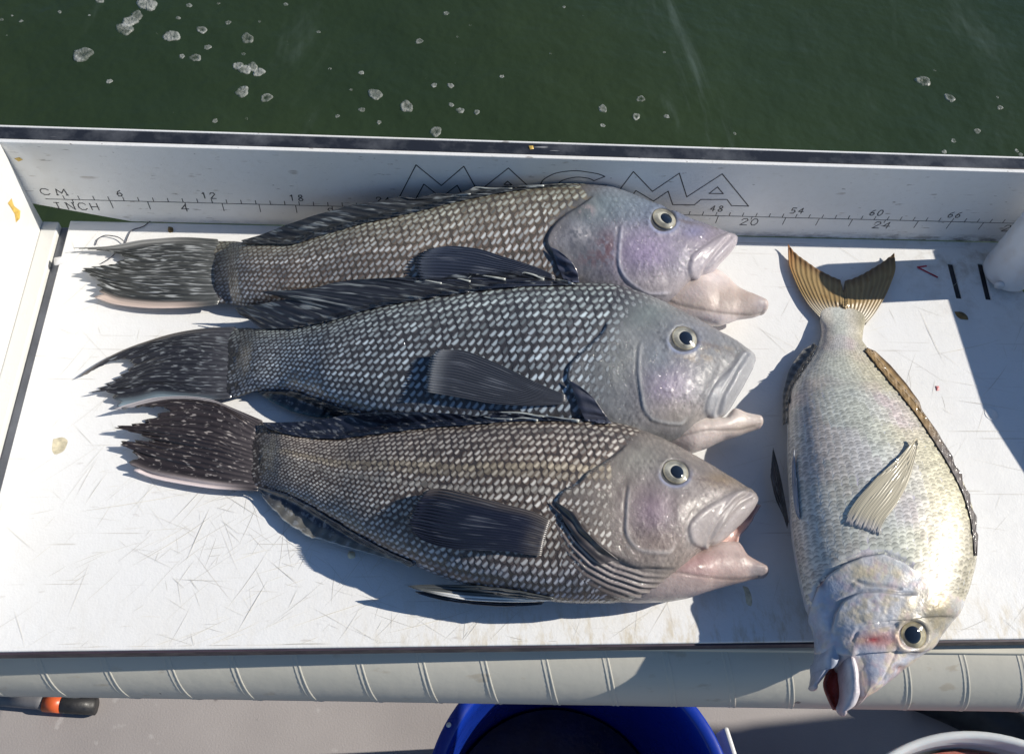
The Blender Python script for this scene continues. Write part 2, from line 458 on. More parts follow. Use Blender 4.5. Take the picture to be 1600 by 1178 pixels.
    for k in range(150):
        px = rng.uniform(-60, 1660) if rng.random() < .4 else rng.normal(500, 220); py = rng.uniform(-60, 235); r = rng.uniform(.7, 2.0)
        V, Fc, co = blob(px, py, r, False, k); Vs.append(V); Cs.append(co); Fs += [tuple(a + o for a in f) for f in Fc]; o += len(V)
    tag(mesh_obj('foam_specks', np.concatenate(Vs), Fs, m, extra={'core': np.concatenate(Cs)}), 'scattered tiny white foam specks all over the dark green water', 'foam', kind='stuff')
foam()

# ------------------------------------------------------------------ the fillet board
HW = 77.0; DB = 304.0; XR = 770.0
board = empty('cutting_board', (380, -150, 0), 'large white plastic fillet board with raised engraved back wall and ruler', 'cutting board')
def board_panel():
    hole = onz(1640, 432, 0.0)
    slots = []
    for (ax, ay, bx, by) in ((1485, 412, 1499, 466), (1532, 412, 1545, 468)):
        A = onz(ax, ay); B = onz(bx, by); slots.append((A[:2], B[:2], 4.2))
    V, Fc = boxV(17.0, XR, -DB, -0.2, -12, 0)
    o = mesh_obj('board_panel', V, Fc, M['board'], board, smooth=False)
    # cut-outs (two slots, one round hole) made with boolean meshes that are removed afterwards
    cut = []
    for A, B, wd in slots:
        d = (B - A) / np.linalg.norm(B - A); nrm = np.array([-d[1], d[0]]) * wd * .5
        cut.append(prism('cut', [A + nrm, A - nrm, B - nrm, B + nrm], -30, 20, None, None, 0))
    hc = onz(1668, 432)[:2]; th = np.linspace(0, 2 * np.pi, 48, endpoint=False)
    hr = np.linalg.norm(onz(1595, 450)[:2] - hc)
    cut.append(prism('cut', [(hc[0] + hr * math.cos(t), hc[1] + hr * math.sin(t)) for t in th], -30, 20, None, None, 0))
    for c in cut:
        md = o.modifiers.new('b', 'BOOLEAN'); md.object = c; md.operation = 'DIFFERENCE'; md.solver = 'EXACT'
    bev(o, .9)
    bpy.context.view_layer.update()
    dg = bpy.context.evaluated_depsgraph_get()
    me = bpy.data.meshes.new_from_object(o.evaluated_get(dg))
    o.modifiers.clear(); o.data = me
    for c in cut: bpy.data.objects.remove(c)
    box('dark_edge', (17.5, XR - .5, -DB - 1.2, -DB - .1, -10, -1.6), M['edge'], board, 0)
    for A, B, wd in slots:
        d = (B - A) / np.linalg.norm(B - A); nrm = np.array([-d[1], d[0]]) * wd * .49
        prism('slot_shade', [A + nrm + d * .1, A - nrm + d * .1, B - nrm - d * .1, B + nrm - d * .1], -11.5, -1.2, M['ink'], board, 0)  # black fill: the shade inside each slot, put in as a solid
    box('slot_shade_block', (640, 703, -75, -8, -70, -22), M['ink'], board, .5)  # black block added underneath to keep the slots dark
board_panel()
def back_wall():
    # three layers: white face, black core, white back; lower left corner is cut away
    cut = lambda y: [(-14, HW), (-14, 19.0), (-2, 16.9), (59.7, 0.0), (XR + 14, 0.0), (XR + 14, HW)]
    for nm, y0, y1, mt, top in (('wall_face', 0.0, 3.0, 'wall', HW), ('wall_core', 3.05, 13.0, 'core', HW + .15), ('wall_back', 13.05, 14.6, 'wall', HW + .4)):
        pts = [(x, z if z < HW else top) for x, z in cut(0)]
        n = len(pts)
        V = [(x, y0, z) for x, z in pts] + [(x, y1, z) for x, z in pts]
        Fc = [tuple(range(n)), tuple(range(2 * n - 1, n - 1, -1))] + [((i + 1) % n, i, i + n, (i + 1) % n + n) for i in range(n)]
        o = mesh_obj(nm, V, Fc, M[mt], board, smooth=False); bev(o, .5)
back_wall()
def end_walls():
    # left end panel, a ledge, and the dark rail seen in the gap
    pr = [(-330, -12), (-330, 20), (-300, 28), (-193, 66), (-137, HW - .3), (-.3, HW - .3), (-.3, -12)]
    for xa, xb, nm in ((-14, -2, 'end_wall'), (XR - 2, XR + 10, 'end_wall')):
        n = len(pr)
        V = [(xa, y, z) for y, z in pr] + [(xb, y, z) for y, z in pr]
        Fc = [tuple(range(n)), tuple(range(2 * n - 1, n - 1, -1))] + [((i + 1) % n, i, i + n, (i + 1) % n + n) for i in range(n)]
        o = mesh_obj(nm, V, Fc, M['end'], board, smooth=False); bev(o, 1.2)
    box('ledge', (-2.0, 9.4, -330, -1.0, -12, -.4), M['end'], board, 1.0)
    box('gap_rail', (9.6, 16.8, -330, -2.0, -16, -5.5), M['metal'], board, .6)
end_walls()
def ribbon(strokes, wd, to3, nrm_off, mat, name, parent, closed=False):
    Vs = []; Fs = []; o = 0
    for st in strokes:
        st = np.asarray(st, float)
        for k in range(len(st) - 1):
            a, b = st[k], st[k + 1]; L = np.linalg.norm(b - a)
            if L < 1e-6: continue
            d = (b - a) / L; n = np.array([-d[1], d[0]]) * wd * .5; e = d * wd * .35
            q = [a - e + n, a - e - n, b + e - n, b + e + n]
            Vs += [to3(x, z, nrm_off + .01 * (k % 2)) for x, z in q]; Fs.append((o, o + 1, o + 2, o + 3)); o += 4
    return mesh_obj(name, Vs, Fs, mat, parent, smooth=False)
wall3 = lambda x, z, off: (x, -off, z)
def W2(pts):
    P = onw(np.array([p[0] for p in pts]), np.array([p[1] for p in pts])); return P[:, [0, 2]]
def lettering():
    S = []
    S.append(W2([(622, 312), (650, 257.8), (689.6, 290), (724.7, 260), (757, 318)]))
    S.append(W2([(648, 314), (662.3, 287.8), (689, 309), (714.4, 289.6), (729, 316)]))
    S.append(W2([(735, 313), (759.4, 290.4), (794.4, 262.8), (823, 289), (848, 316)]))
    S.append(W2([(787.5, 288.5), (793, 283.4), (799.7, 289), (787.5, 288.5)]))
    S.append(catmull(W2([(845, 300), (844.7, 289), (847.5, 282.5), (855, 277), (868, 271), (885, 268), (900, 267), (920, 269.4), (936, 272.4), (945, 276)]), 26))
    S.append(W2([(945, 276), (928, 282.6)]))
    S.append(catmull(W2([(928, 282.6), (920, 279), (904, 277), (885, 280), (874.7, 284.4), (872, 290), (880, 296), (900, 298)]), 20))
    S.append(W2([(880, 288), (948, 290)]))
    S.append(W2([(955, 314), (969, 295.6), (989.6, 268.4), (1019.4, 299.4), (1061.4, 271), (1073, 308), (1128.4, 272), (1169.6, 322.4), (1143, 321.6), (1136, 312), (1095, 312), (1085, 320.4), (1051, 320), (1044, 299), (1021, 314.4), (993.6, 298), (985, 309)]))
    S.append(W2([(1108, 302.6), (1121, 292.4), (1130, 303), (1108, 302.6)]))
    for grp in (S[0:2], S[2:4], S[4:8], S[8:10]): ribbon(grp, .75, wall3, .12, M['ink'], 'letter', board)
GL = {'0': [[(.2, 0), (0, .3), (0, .7), (.2, 1), (.5, 1), (.7, .7), (.7, .3), (.5, 0), (.2, 0)]], '1': [[(.1, .8), (.35, 1), (.35, 0)]],
      '2': [[(0, .75), (.15, 1), (.55, 1), (.7, .75), (0, 0), (.75, 0)]], '4': [[(.5, 0), (.5, 1), (0, .35), (.75, .35)]],
      '5': [[(.7, 1), (.1, 1), (.05, .55), (.5, .6), (.7, .35), (.5, 0), (0, 0)]],
      '6': [[(.6, 1), (.2, .75), (0, .35), (.15, 0), (.5, 0), (.7, .25), (.5, .55), (.05, .4)]],
      '8': [[(.35, .52), (.08, .75), (.2, 1), (.5, 1), (.62, .75), (.35, .52), (.02, .25), (.18, 0), (.52, 0), (.7, .25), (.35, .52)]],
      '3': [[(0, 1), (.6, 1), (.3, .6), (.65, .35), (.45, 0), (0, .05)]], '7': [[(0, 1), (.7, 1), (.25, 0)]], '9': [[(.65, .6), (.2, .5), (.05, .8), (.3, 1), (.6, .9), (.65, .5), (.3, 0)]],
      'C': [[(.75, .8), (.55, 1), (.2, 1), (0, .7), (0, .3), (.2, 0), (.55, 0), (.75, .2)]], 'M': [[(0, 0), (.1, 1), (.45, .3), (.8, 1), (.9, 0)], [(-.05, 0), (.12, 0)], [(.8, 0), (.98, 0)]],
      'I': [[(.3, 0), (.3, 1)], [(.05, 0), (.55, 0)], [(.05, 1), (.55, 1)]], 'N': [[(.05, 0), (.05, 1), (.7, 0), (.7, 1)], [(-.05, 1), (.12, 1)], [(.6, 1), (.82, 1)]], 'H': [[(.05, 0), (.05, 1)], [(.7, 0), (.7, 1)], [(.05, .5), (.7, .5)]]}
def text(s, x, z, h, wf=1.0, sp=1.05):
    o = []
    for ch in s:
        for st in GL[ch]: o.append(np.array([(x + px * h * wf, z + pz * h) for px, pz in st]))
        x += h * wf * sp
    return o
def ruler():
    zr = 22.59; S = []
    ribbon([np.array([(8, zr), (XR - 40, zr)])], .55, wall3, .12, M['ink'], 'ruler_line', board)
    kinds = {}
    def tick(x, z0, z1):
        k = round(z1 - z0, 2)
        if k not in kinds:
            o = ribbon([np.array([(0, 0), (0, z1 - z0)])], .55, wall3, .12, M['ink'], 'tick_mark', None); kinds[k] = o.data
            COL.objects.unlink(o); bpy.data.objects.remove(o)
        o = bpy.data.objects.new('tick_mark', kinds[k]); COL.objects.link(o); o.location = Vector((x, 0, z0)) * MM; put(o, board)
    for k in range(1, 29): tick(k * 25.4, zr - .2, zr - (3 if k in (1, 4, 8, 12, 16, 20, 24, 28) else 8))
    for k in range(2, 72): tick(k * 10.0 + .5, zr + .0, zr + 4)
    one = lambda T: ribbon(T, .7, wall3, .14, M['ink'], 'ruler_number', board)
    ribbon(text('CM', 7, zr + 4.5, 6, 1.25, 1.35), .7, wall3, .14, M['ink'], 'ruler_letters', board)
    ribbon(text('INCH', 11.5, zr - 10.5, 7, 1.0, 1.15), .7, wall3, .14, M['ink'], 'ruler_letters', board)
    for k in (6, 12, 18, 24, 30, 36, 42, 48, 54, 60, 66): one(text(str(k), k * 10 + .5 - len(str(k)) * 2.9, zr + 5.0, 5.8, .8, 1.25))
    for k in (4, 8, 12, 16, 20, 24, 28): one(text(str(k), k * 25.4 - len(str(k)) * 3.8 + (1 if k > 9 else 0), zr - 9.4, 7, .95, 1.15))
lettering(); ruler()
def scratches():
    Vs = []; Fs = []; o = 0
    def strip(a, b, wd, z):
        nonlocal o
        m_ = (a + b) / 2; d = b - a; L = np.linalg.norm(d); n = np.array([-d[1], d[0]]) / L
        bend = n * L * rng.uniform(-.03, .03)
        pts = [a, a * .6 + b * .4 + bend * .7, a * .3 + b * .7 + bend * .7, b]; wds = [.02, wd, wd * .8, .02]
        for p_, w_ in zip(pts, wds):
            for s in (-1, 1): Vs.append((p_[0] + s * n[0] * w_ * .5, p_[1] + s * n[1] * w_ * .5, z))
        for k in range(3): Fs.append((o + 2 * k, o + 2 * k + 1, o + 2 * k + 3, o + 2 * k + 2))
        o += 8
    z = .06
    for k in range(900):
        if rng.random() < .5: c = np.array([rng.normal(190, 80), rng.normal(-225, 45)])
        else: c = np.array([rng.uniform(22, 740), rng.uniform(-300, -4)])
        an = rng.choice([.65, .9, -.45, 1.25, -1.1, .2]) + rng.normal(0, .25); L = abs(rng.normal(0, 22)) + 5
        d = np.array([math.cos(an), math.sin(an)]) * L * .5
        a, b = c - d, c + d
        for q in (a, b): q[0] = min(max(q[0], 20), 760); q[1] = min(max(q[1], -302), -3)
        strip(a, b, rng.uniform(.10, .26), z + .0004 * k)
    for (x0, y0, x1, y1) in ((440, 985, 625, 925), (370, 990, 420, 905), (600, 990, 745, 950), (205, 885, 340, 800), (1490, 625, 1600, 643), (1452, 556, 1568, 530), (1435, 480, 1480, 575), (1478, 674, 1600, 674), (1530, 625, 1575, 568), (1420, 660, 1460, 760), (290, 880, 330, 790), (120, 800, 300, 770)):
        strip(onz(x0, y0)[:2].copy(), onz(x1, y1)[:2].copy(), .38, .5 * z + .3)
    s = mesh_obj('scratches', Vs, Fs, M['scratch'], board, smooth=False); s['kind'] = 'stuff'
scratches()
def flat_spot(name, pts, hgt, mat, label, cat, group=None, parent=None, z0=0.0):
    P = np.array([onz(x, y, z0) for x, y in pts]); c = P.mean(0); n = len(P)
    P = catmull(np.r_[P, P[:1]], 20)[:-1]; n = len(P)
    V = np.concatenate([P + [0, 0, .02], c + (P - c) * .7 + [0, 0, hgt], [c + [0, 0, hgt * 1.1]]])
    Fc = [(i, (i + 1) % n, n + (i + 1) % n, n + i) for i in range(n)] + [(n + i, n + (i + 1) % n, 2 * n) for i in range(n)]
    o = mesh_obj(name, V, Fc, mat, parent)
    if label: tag(o, label, cat, group)
    return o
flat_spot('brown_debris', [(1491, 487), (1500, 487), (1512, 495), (1513, 500), (1502, 499), (1494, 493)], 1.2, M['brown'], 'brown smear of fish mess on the shaded board right of the porgy tail', 'fish mess')
flat_spot('brown_debris', [(263, 355), (270, 356), (271, 362), (266, 364), (262, 360)], 1.5, M['brown'], 'small brown crumb on the board at the foot of the back wall left of the top bass', 'crumb')
flat_spot('brown_debris', [(545, 861), (554, 862), (555, 870), (547, 873), (543, 867)], 1.0, M['tan'], 'round tan crumb on the board under the lower bass anal fin', 'crumb')
flat_spot('slime_stain', [(83, 686), (97, 683), (106, 690), (100, 704), (86, 710), (81, 700)], .12, M['tan'], 'faint yellow stain on the sunlit board left of the lower bass tail', 'stain')
flat_spot('slime_stain', [(1160, 915), (1168, 917), (1175, 935), (1173, 947), (1166, 942), (1164, 928)], .3, M['tan'], 'tan slime streak on the board below the lower bass jaw tip', 'stain')
flat_spot('blood_drop', [(1461, 603), (1467, 603), (1468, 609), (1463, 611)], .5, M['pink'], 'tiny pink blood drop on the sunlit board right of the porgy', 'blood drop')
flat_spot('ice_chip', [(84, 404), (100, 402), (104, 408), (98, 412), (86, 415)], 2.0, simple('clear_bit', (.75, .74, .74), .2), 'small clear chip lying across the dark gap beside the left ledge', 'chip', z0=.2)
def red_mark():
    pts = [onz(x, y)[:2] for x, y in ((1448, 416), (1433, 418), (1465, 434))]
    Vs = []; Fs = []; o = 0
    for a, b in ((pts[0], pts[1]), (pts[1], pts[2])):
        d = (b - a) / np.linalg.norm(b - a); n = np.array([-d[1], d[0]]) * .7
        Vs += [(*(a + n), .2 + .05 * o), (*(a - n), .2 + .05 * o), (*(b - n), .2 + .05 * o), (*(b + n), .2 + .05 * o)]; Fs.append((o, o + 1, o + 2, o + 3)); o += 4
    mesh_obj('red_mark', Vs, Fs, M['red'], board, smooth=False)
    c = onz(1549, 647)
    th = np.linspace(0, 2 * np.pi, 24, endpoint=False)
    V = [(c[0] + 5.0 * math.cos(t), c[1] + 5.0 * math.sin(t), .05) for t in th] + [(c[0] + 4.4 * math.cos(t), c[1] + 4.4 * math.sin(t), .5) for t in th] + [(c[0] + 4.0 * math.cos(t), c[1] + 4.0 * math.sin(t), .15) for t in th]
    Fc = [(i + 24 * k, (i + 1) % 24 + 24 * k, (i + 1) % 24 + 24 * (k + 1), i + 24 * (k + 1)) for k in range(2) for i in range(24)] + [tuple(range(48, 72))]
    mesh_obj('plug', V, Fc, M['board'], board)
    for pts, mt in (([(8, 247), (30, 247), (36, 250), (28, 253)], 'yellow'), ):
        pass
red_mark()
def wall_spots():
    for pts, mt in (([(22, 248), (30, 246), (36, 250), (29, 253)], 'yellow'), ([(826, 228), (833, 228), (834, 233), (828, 234)], 'yellow')):
        P = onw(np.array([p[0] for p in pts]), np.array([p[1] for p in pts]), -.1 if pts[0][1] > 240 else 7); 
        if pts[0][1] < 240:
            P = np.array([onz(x, y, HW + .3) for x, y in pts])
            c = P.mean(0) + [0, 0, 1.5]
        else: c = P.mean(0) + [0, -1, 0]
        n = len(P); V = list(P) + [c]
        mesh_obj('dried_bit', V, [(i, (i + 1) % n, n) for i in range(n)], M[mt], board)
    # yellow smear on the left end wall (plane x=-2)
    def onx(x, y, X): d = ray(x, y); t = (X - CAM[0]) / d[0]; return CAM + d * t
    pts = [(12, 318), (18, 310), (22, 322), (32, 330), (31, 342), (25, 348), (23, 335), (17, 325)]
    P = np.array([onx(x, y, -1.9) for x, y in pts]); n = len(P); V = list(P) + [P.mean(0) + [.5, 0, 0]]
    mesh_obj('dried_bit', V, [(i, (i + 1) % n, n) for i in range(n)], M['yellow'], board)
wall_spots()
# thread lying on the board
def thread():
    bm = [[], []]
    a = catmull([(237, 344, 1), (224, 354, 1), (205, 361, 1), (199, 372, 1), (196, 380, 1.2), (189, 386, 1.5), (180, 396, 1), (170, 405, 1), (158, 412, .8)], 40)
    b = catmull([(149, 383, .6), (153, 374, 1), (166, 368, 1.5), (182, 370, 2), (192, 376, 2), (197, 383, 1.4), (193, 387, 1)], 30)
    for q in (a, b):
        P = np.array([onz(x, y, z) for x, y, z in q]); tube('', P, .35, None, n=6, bm=bm)
    tag(mesh_obj('thread', np.concatenate(bm[0]), bm[1], M['hair']), 'loose dark thread looped on the board beside the top bass tail', 'thread')
thread()

# ------------------------------------------------------------------ rod holder tube at the right
def rod_holder():
    m, nt, b = newmat('milky_plastic', .3, (.74, .74, .76)); N = NB(nt); P = N.pos()
    nt.links.new(N.mix(N.mapr(N.noise(P, 60, 4), .45, .8, 0, .6), (.74, .75, .77), (.55, .45, .36)), b.inputs['Base Color'])
    b.inputs['Subsurface Weight'].default_value = .25; b.inputs['Subsurface Radius'].default_value = (.01, .01, .01); b.inputs['Subsurface Scale'].default_value = 1.0
    c = onz(1571, 428, 3.0); r = 18.5
    t = empty('rod_holder', (c[0], c[1], 0), 'milky white plastic rod holder tube standing at the right end of the board', 'rod holder')
    prof = [(0, 2.2), (8, 2.0), (r - 3, 2.4), (r - .8, 4.5), (r, 8), (r, 88), (r - .6, 90), (r - 2.4, 90), (r - 3, 88), (r - 3, 60)]
    lathe('tube', prof, m, t, (c[0], c[1], 0))
    d = np.array([-.35, -1.0]); d /= np.linalg.norm(d)
    for k, (dx, dz, rr) in enumerate(((7, 9.0, 3.6),)):
        th = np.linspace(0, 2 * np.pi, 20, endpoint=False)
        side = np.array([-d[1], d[0]])
        o = c[:2] + d * r * .96 + side * dx * -1
        V = [(o[0] + side[0] * rr * math.cos(a) + d[0] * q, o[1] + side[1] * rr * math.cos(a) + d[1] * q, dz + rr * math.sin(a)) for q in (0, 1.6) for a in th]
        Fc = [(i, (i + 1) % 20, 20 + (i + 1) % 20, 20 + i) for i in range(20)] + [tuple(range(20, 40))]
        mesh_obj('screw_cap', V, Fc, m, t)
rod_holder()

# ------------------------------------------------------------------ ribbed hose, buckets, rod handle, black hose
def hose():
    m, nt, b = newmat('hose_vinyl', .4, (.47, .47, .44)); N = NB(nt); P = N.pos()
    c = N.mix(N.mapr(N.noise(P, 18, 4), .35, .75, 0, .5), (.53, .51, .44), (.60, .57, .49))
    c = N.mix(N.mapr(N.noise(N.mapping(P, (60, 120, 120)), 1, 4), .64, .72, 0, .6), c, (.42, .36, .27))
    c = N.mix(N.mapr(N.noise(N.mapping(P, (70, 40, 40), (.2, 0, .3), (9, 0, 0)), 1, 3), .735, .75, 0, .85), c, (.10, .10, .10))
    nt.links.new(c, b.inputs['Base Color']); nt.links.new(N.bump(N.noise(P, 120, 3), .25, .0008), b.inputs['Normal'])
    r = 39.0; k = -.033; ms = .007; Yc, Zc = -287.0, -54.0
    t = empty('ribbed_hose', (350, Yc, Zc), 'fat cream vinyl hose with spiral ribs running along the board front', 'hose')
    xs = np.linspace(-330, 820, 420); th = np.linspace(0, 2 * np.pi, 64, endpoint=False)
    X, T = np.meshgrid(xs, th, indexing='ij')
    rr = r + .25 * fbm(np.stack([X / 30, 2 * np.cos(T), 2 * np.sin(T)], -1))
    V = np.stack([X, Yc + k * (X - 350) - rr * np.cos(T), Zc + ms * (X - 350) + rr * np.sin(T)], -1)
    Fc = gridF(len(xs), 64); n = 64
    for i in range(len(xs) - 1): Fc.append((i * n + 63, (i + 1) * n + 63, (i + 1) * n, i * n))
    mesh_obj('hose_wall', V.reshape(-1, 3), Fc, m, t)
    hp = -9.5; tops = [0] * 0
    ang = np.linspace(-2.0, 2.6, 46); sec = np.linspace(0, np.pi, 7)
    base = None
    for j in range(-9, 21):
        x0 = 58.2 + 36.9 * j
        q = []
        for a in ang:
            for off, hgt in ((-2.6, -.4), (-2.0, .3), (-1.1, .35), (-.4, .05), (.4, .05), (1.1, .45), (1.9, .5), (2.6, -.4)):
                x = x0 + hp * a + off; R_ = r + hgt
                q.append((x, Yc + k * (x - 350) - R_ * math.cos(a), Zc + ms * (x - 350) + R_ * math.sin(a)))
        if base is None:
            ob = mesh_obj('rib', q, gridF(len(ang), 8), m, t); base = ob; x00 = x0
        else:
            ob = base.copy(); COL.objects.link(ob); dx = x0 - x00
            ob.location = base.location + Vector((dx, k * dx, ms * dx)) * MM
    # flat trim strip that shows between board and hose on the right
    m2 = simple('cream_trim', (.55, .53, .45), .35, var=.1, scale=20)
    A = onz(855, 1008, -13); B = onz(1640, 1003, -13); C_ = onz(1640, 1022, -13); D = onz(858, 1012, -13)
    V = [A, B, C_, D]; V = [tuple(v) for v in V] + [(v[0], v[1], v[2] - 5) for v in V]
    o = mesh_obj('trim_strip', V, [(3, 2, 1, 0), (0, 1, 5, 4), (1, 2, 6, 5), (2, 3, 7, 6), (3, 0, 4, 7), (4, 5, 6, 7)], m2, t, smooth=False); bev(o, .8)
hose()
def buckets():
    mb = simple('blue_plastic', (.006, .032, .30), .28, var=.15, scale=10, bump=.05)
    zr = -330.0
    A = onz(690, 1178, zr); B = onz(1142, 1178, zr)
    # rim circle through three surveyed rim points
    C_ = onz(1110, 1107, zr)
    def circ(p, q, r_):
        ax, ay, bx, by, cx, cy = p[0], p[1], q[0], q[1], r_[0], r_[1]
        d = 2 * (ax * (by - cy) + bx * (cy - ay) + cx * (ay - by))
        ux = ((ax**2 + ay**2) * (by - cy) + (bx**2 + by**2) * (cy - ay) + (cx**2 + cy**2) * (ay - by)) / d
        uy = ((ax**2 + ay**2) * (cx - bx) + (bx**2 + by**2) * (ax - cx) + (cx**2 + cy**2) * (bx - ax)) / d
        return np.array([ux, uy]), math.hypot(ax - ux, ay - uy)
    A = onz(675, 1178, zr); B = onz(1128, 1170, zr); C_ = onz(712, 1104, zr)
    c, r = circ(A, B, C_)
    bk = empty('bucket', (c[0], c[1], -698), 'round blue plastic bucket on the deck, mostly hidden under the hose', 'bucket')
    pr = [(0, -697), (r * .78, -697), (r * .80, -690), (r * .975, zr - 40), (r * .98, zr - 8), (r, zr - 5), (r, zr), (r - 2, zr + 1.5), (r - 10, zr + 1.5), (r - 12, zr - 1), (r - 14, zr - 30), (r * .86, -560), (r * .8, -688), (0, -688)]
    lathe('bucket_wall', pr, mb, bk, (c[0], c[1], 0))
    mw = simple('dark_bilge_water', (.006, .016, .06), .12, var=.4, scale=25, bump=.6)
    lathe('water', [(0, -520), (r * .4, -520.5), (r * .84, -520)], mw, bk, (c[0], c[1], 0))
    mh = simple('white_handle', (.70, .70, .69), .35, var=.1)
    h0 = onz(1130, 1138, zr - 14); h1 = onz(1145, 1185, zr - 14); 
    dd = h1 - h0; nn = np.array([-dd[1], dd[0], 0]); nn /= np.linalg.norm(nn)
    V = [h0 - nn * 2.5, h0 + nn * 2.5, h1 + nn * 2.5, h1 - nn * 2.5]; V = [tuple(v + [0, 0, 9]) for v in V] + [tuple(v - [0, 0, 20]) for v in V]
    o = mesh_obj('handle_lug', V, [(0, 1, 2, 3), (7, 6, 5, 4), (0, 4, 5, 1), (1, 5, 6, 2), (2, 6, 7, 3), (3, 7, 4, 0)], mh, bk, smooth=False); bev(o, 2, 3)
    c0 = onz(701, 1132, zr + 2)
    th = np.linspace(0, 2 * np.pi, 12, endpoint=False)
    V = [(c0[0] + 2.2 * math.cos(a), c0[1] + 2.2 * math.sin(a), zr + 2 + q) for q in (-2, 1) for a in th]
    mesh_obj('rivet', V, [(i, (i + 1) % 12, 12 + (i + 1) % 12, 12 + i) for i in range(12)] + [tuple(range(12, 24))], mh, bk)
    # white bucket, lower right, with red orange contents
    mt, nt, b = newmat('white_bucket_plastic', .3, (.68, .69, .70)); N = NB(nt)
    nt.links.new(N.mix(N.mapr(N.noise(N.pos(), 20, 3), .4, .7), (.50, .53, .55), (.60, .62, .63)), b.inputs['Base Color'])
    b.inputs['Subsurface Weight'].default_value = .3; b.inputs['Subsurface Radius'].default_value = (.02, .012, .01); b.inputs['Subsurface Scale'].default_value = 1
    A = onz(1385, 1178, zr); B = onz(1512, 1141, zr); C_ = onz(1600, 1155, zr)
    c, r = circ(A, B, C_); r = max(r, 120)
    wb = empty('bucket', (c[0], c[1], -698), 'white plastic bucket with red orange contents at the lower right corner', 'bucket')
    pr = [(0, -697), (r * .82, -697), (r * .84, -690), (r * .96, zr - 30), (r * .97, zr - 14), (r, zr - 12), (r, zr - 1), (r - 1.5, zr), (r - 5, zr), (r - 7, zr - 2), (r - 8, zr - 14), (r - 9.5, zr - 15.2), (r - 9, zr - 17), (r * .90, zr - 60), (r * .84, -680), (0, -685)]
    lathe('bucket_wall', pr, mt, wb, (c[0], c[1], 0))
    mr = simple('red_contents', (.34, .10, .07), .3, var=.5, scale=30, bump=.5)
    lathe('contents', [(0, zr - 26), (r * .5, zr - 25), (r * .92, zr - 26)], mr, wb, (c[0], c[1], 0))
buckets()
def deck_items():
    mk = simple('black_grip', (.02, .02, .022), .5, var=.4, scale=60, bump=.4); mo = simple('orange_band', (.62, .11, .03), .4, var=.15)
    mg = simple('grey_sleeve', (.16, .16, .17), .5)
    z = -690.0
    P = [onz(x, y, z) for x, y in ((-60, 1085), (60, 1096), (70, 1098), (97, 1100), (99, 1100), (150, 1103))]
    t = empty('fishing_rod', P[2], 'black fishing rod butt with an orange band lying on the deck at lower left', 'fishing rod')
    tube('grip', [P[0], P[1], P[2]], [9, 9, 9], mg, t, 20)
    tube('band', [P[2], P[3]], [10.4, 10.4], mo, t, 20)
    tube('grip', [P[3], P[4], P[5]], [10.2, 10.6, 10.6], mk, t, 20)
    Q = catmull([(1440, 1075, 0), (1500, 1100, 0), (1545, 1125, 0), (1600, 1160, 0), (1700, 1230, 0)], 30)
    Q = np.array([onz(x, y, -668.0) for x, y, _ in Q])
    tag(tube('black_hose', Q, 30, simple('black_rubber', (.012, .012, .014), .55, var=.3), None, 28), 'thick black rubber hose on the deck behind the white bucket', 'hose')
deck_items()
# ------------------------------------------------------------------ fish materials
def mat_skin(name, rough=.42, coat=.45, sparkle=1.0, metallic=0.0, sss=.0, bump=.0006):
    m, nt, b = newmat(name, rough, spec=.3); N = NB(nt); P = N.pos()
    c = N.attr('Col')
    n1 = N.noise(P, 160, 4, .6); n2 = N.noise(P, 900, 3, .6)
    c = N.mix(N.mapr(n1, .3, .7, 0, .30), c, N.mix(1.0, c, (.72, .70, .74), 'MULTIPLY'))
    c = N.mix(N.mapr(n2, .55, .75, 0, .25), c, N.mix(1.0, c, (1.25, 1.22, 1.2), 'MULTIPLY'))
    nt.links.new(c, b.inputs['Base Color'])
    b.inputs['Metallic'].default_value = metallic
    nt.links.new(N.mapr(N.noise(P, 240, 3), .3, .7, rough * .7, rough * 1.4), b.inputs['Roughness'])
    b.inputs['Coat Weight'].default_value = coat; b.inputs['Coat Roughness'].default_value = .045; b.inputs['Coat IOR'].default_value = 1.45
    if sss:
        b.inputs['Subsurface Weight'].default_value = sss; b.inputs['Subsurface Radius'].default_value = (.006, .003, .002); b.inputs['Subsurface Scale'].default_value = 1.0
    h = N.math('ADD', N.noise(P, 520, 3, .6), N.math('MULTIPLY', N.noise(P, 150, 2), 1.6))
    nb = N.bump(h, .30 * sparkle, bump); nt.links.new(nb, b.inputs['Normal'])
    nt.links.new(N.bump(N.noise(P, 420, 2, .7), .9 * sparkle, .0014), b.inputs['Coat Normal'])
    return m
M['skin'] = mat_skin('bass_skin', .38, .75, 1.1)
M['jaw'] = mat_skin('bass_jaw', .4, .5, 1.2, 0, .2)
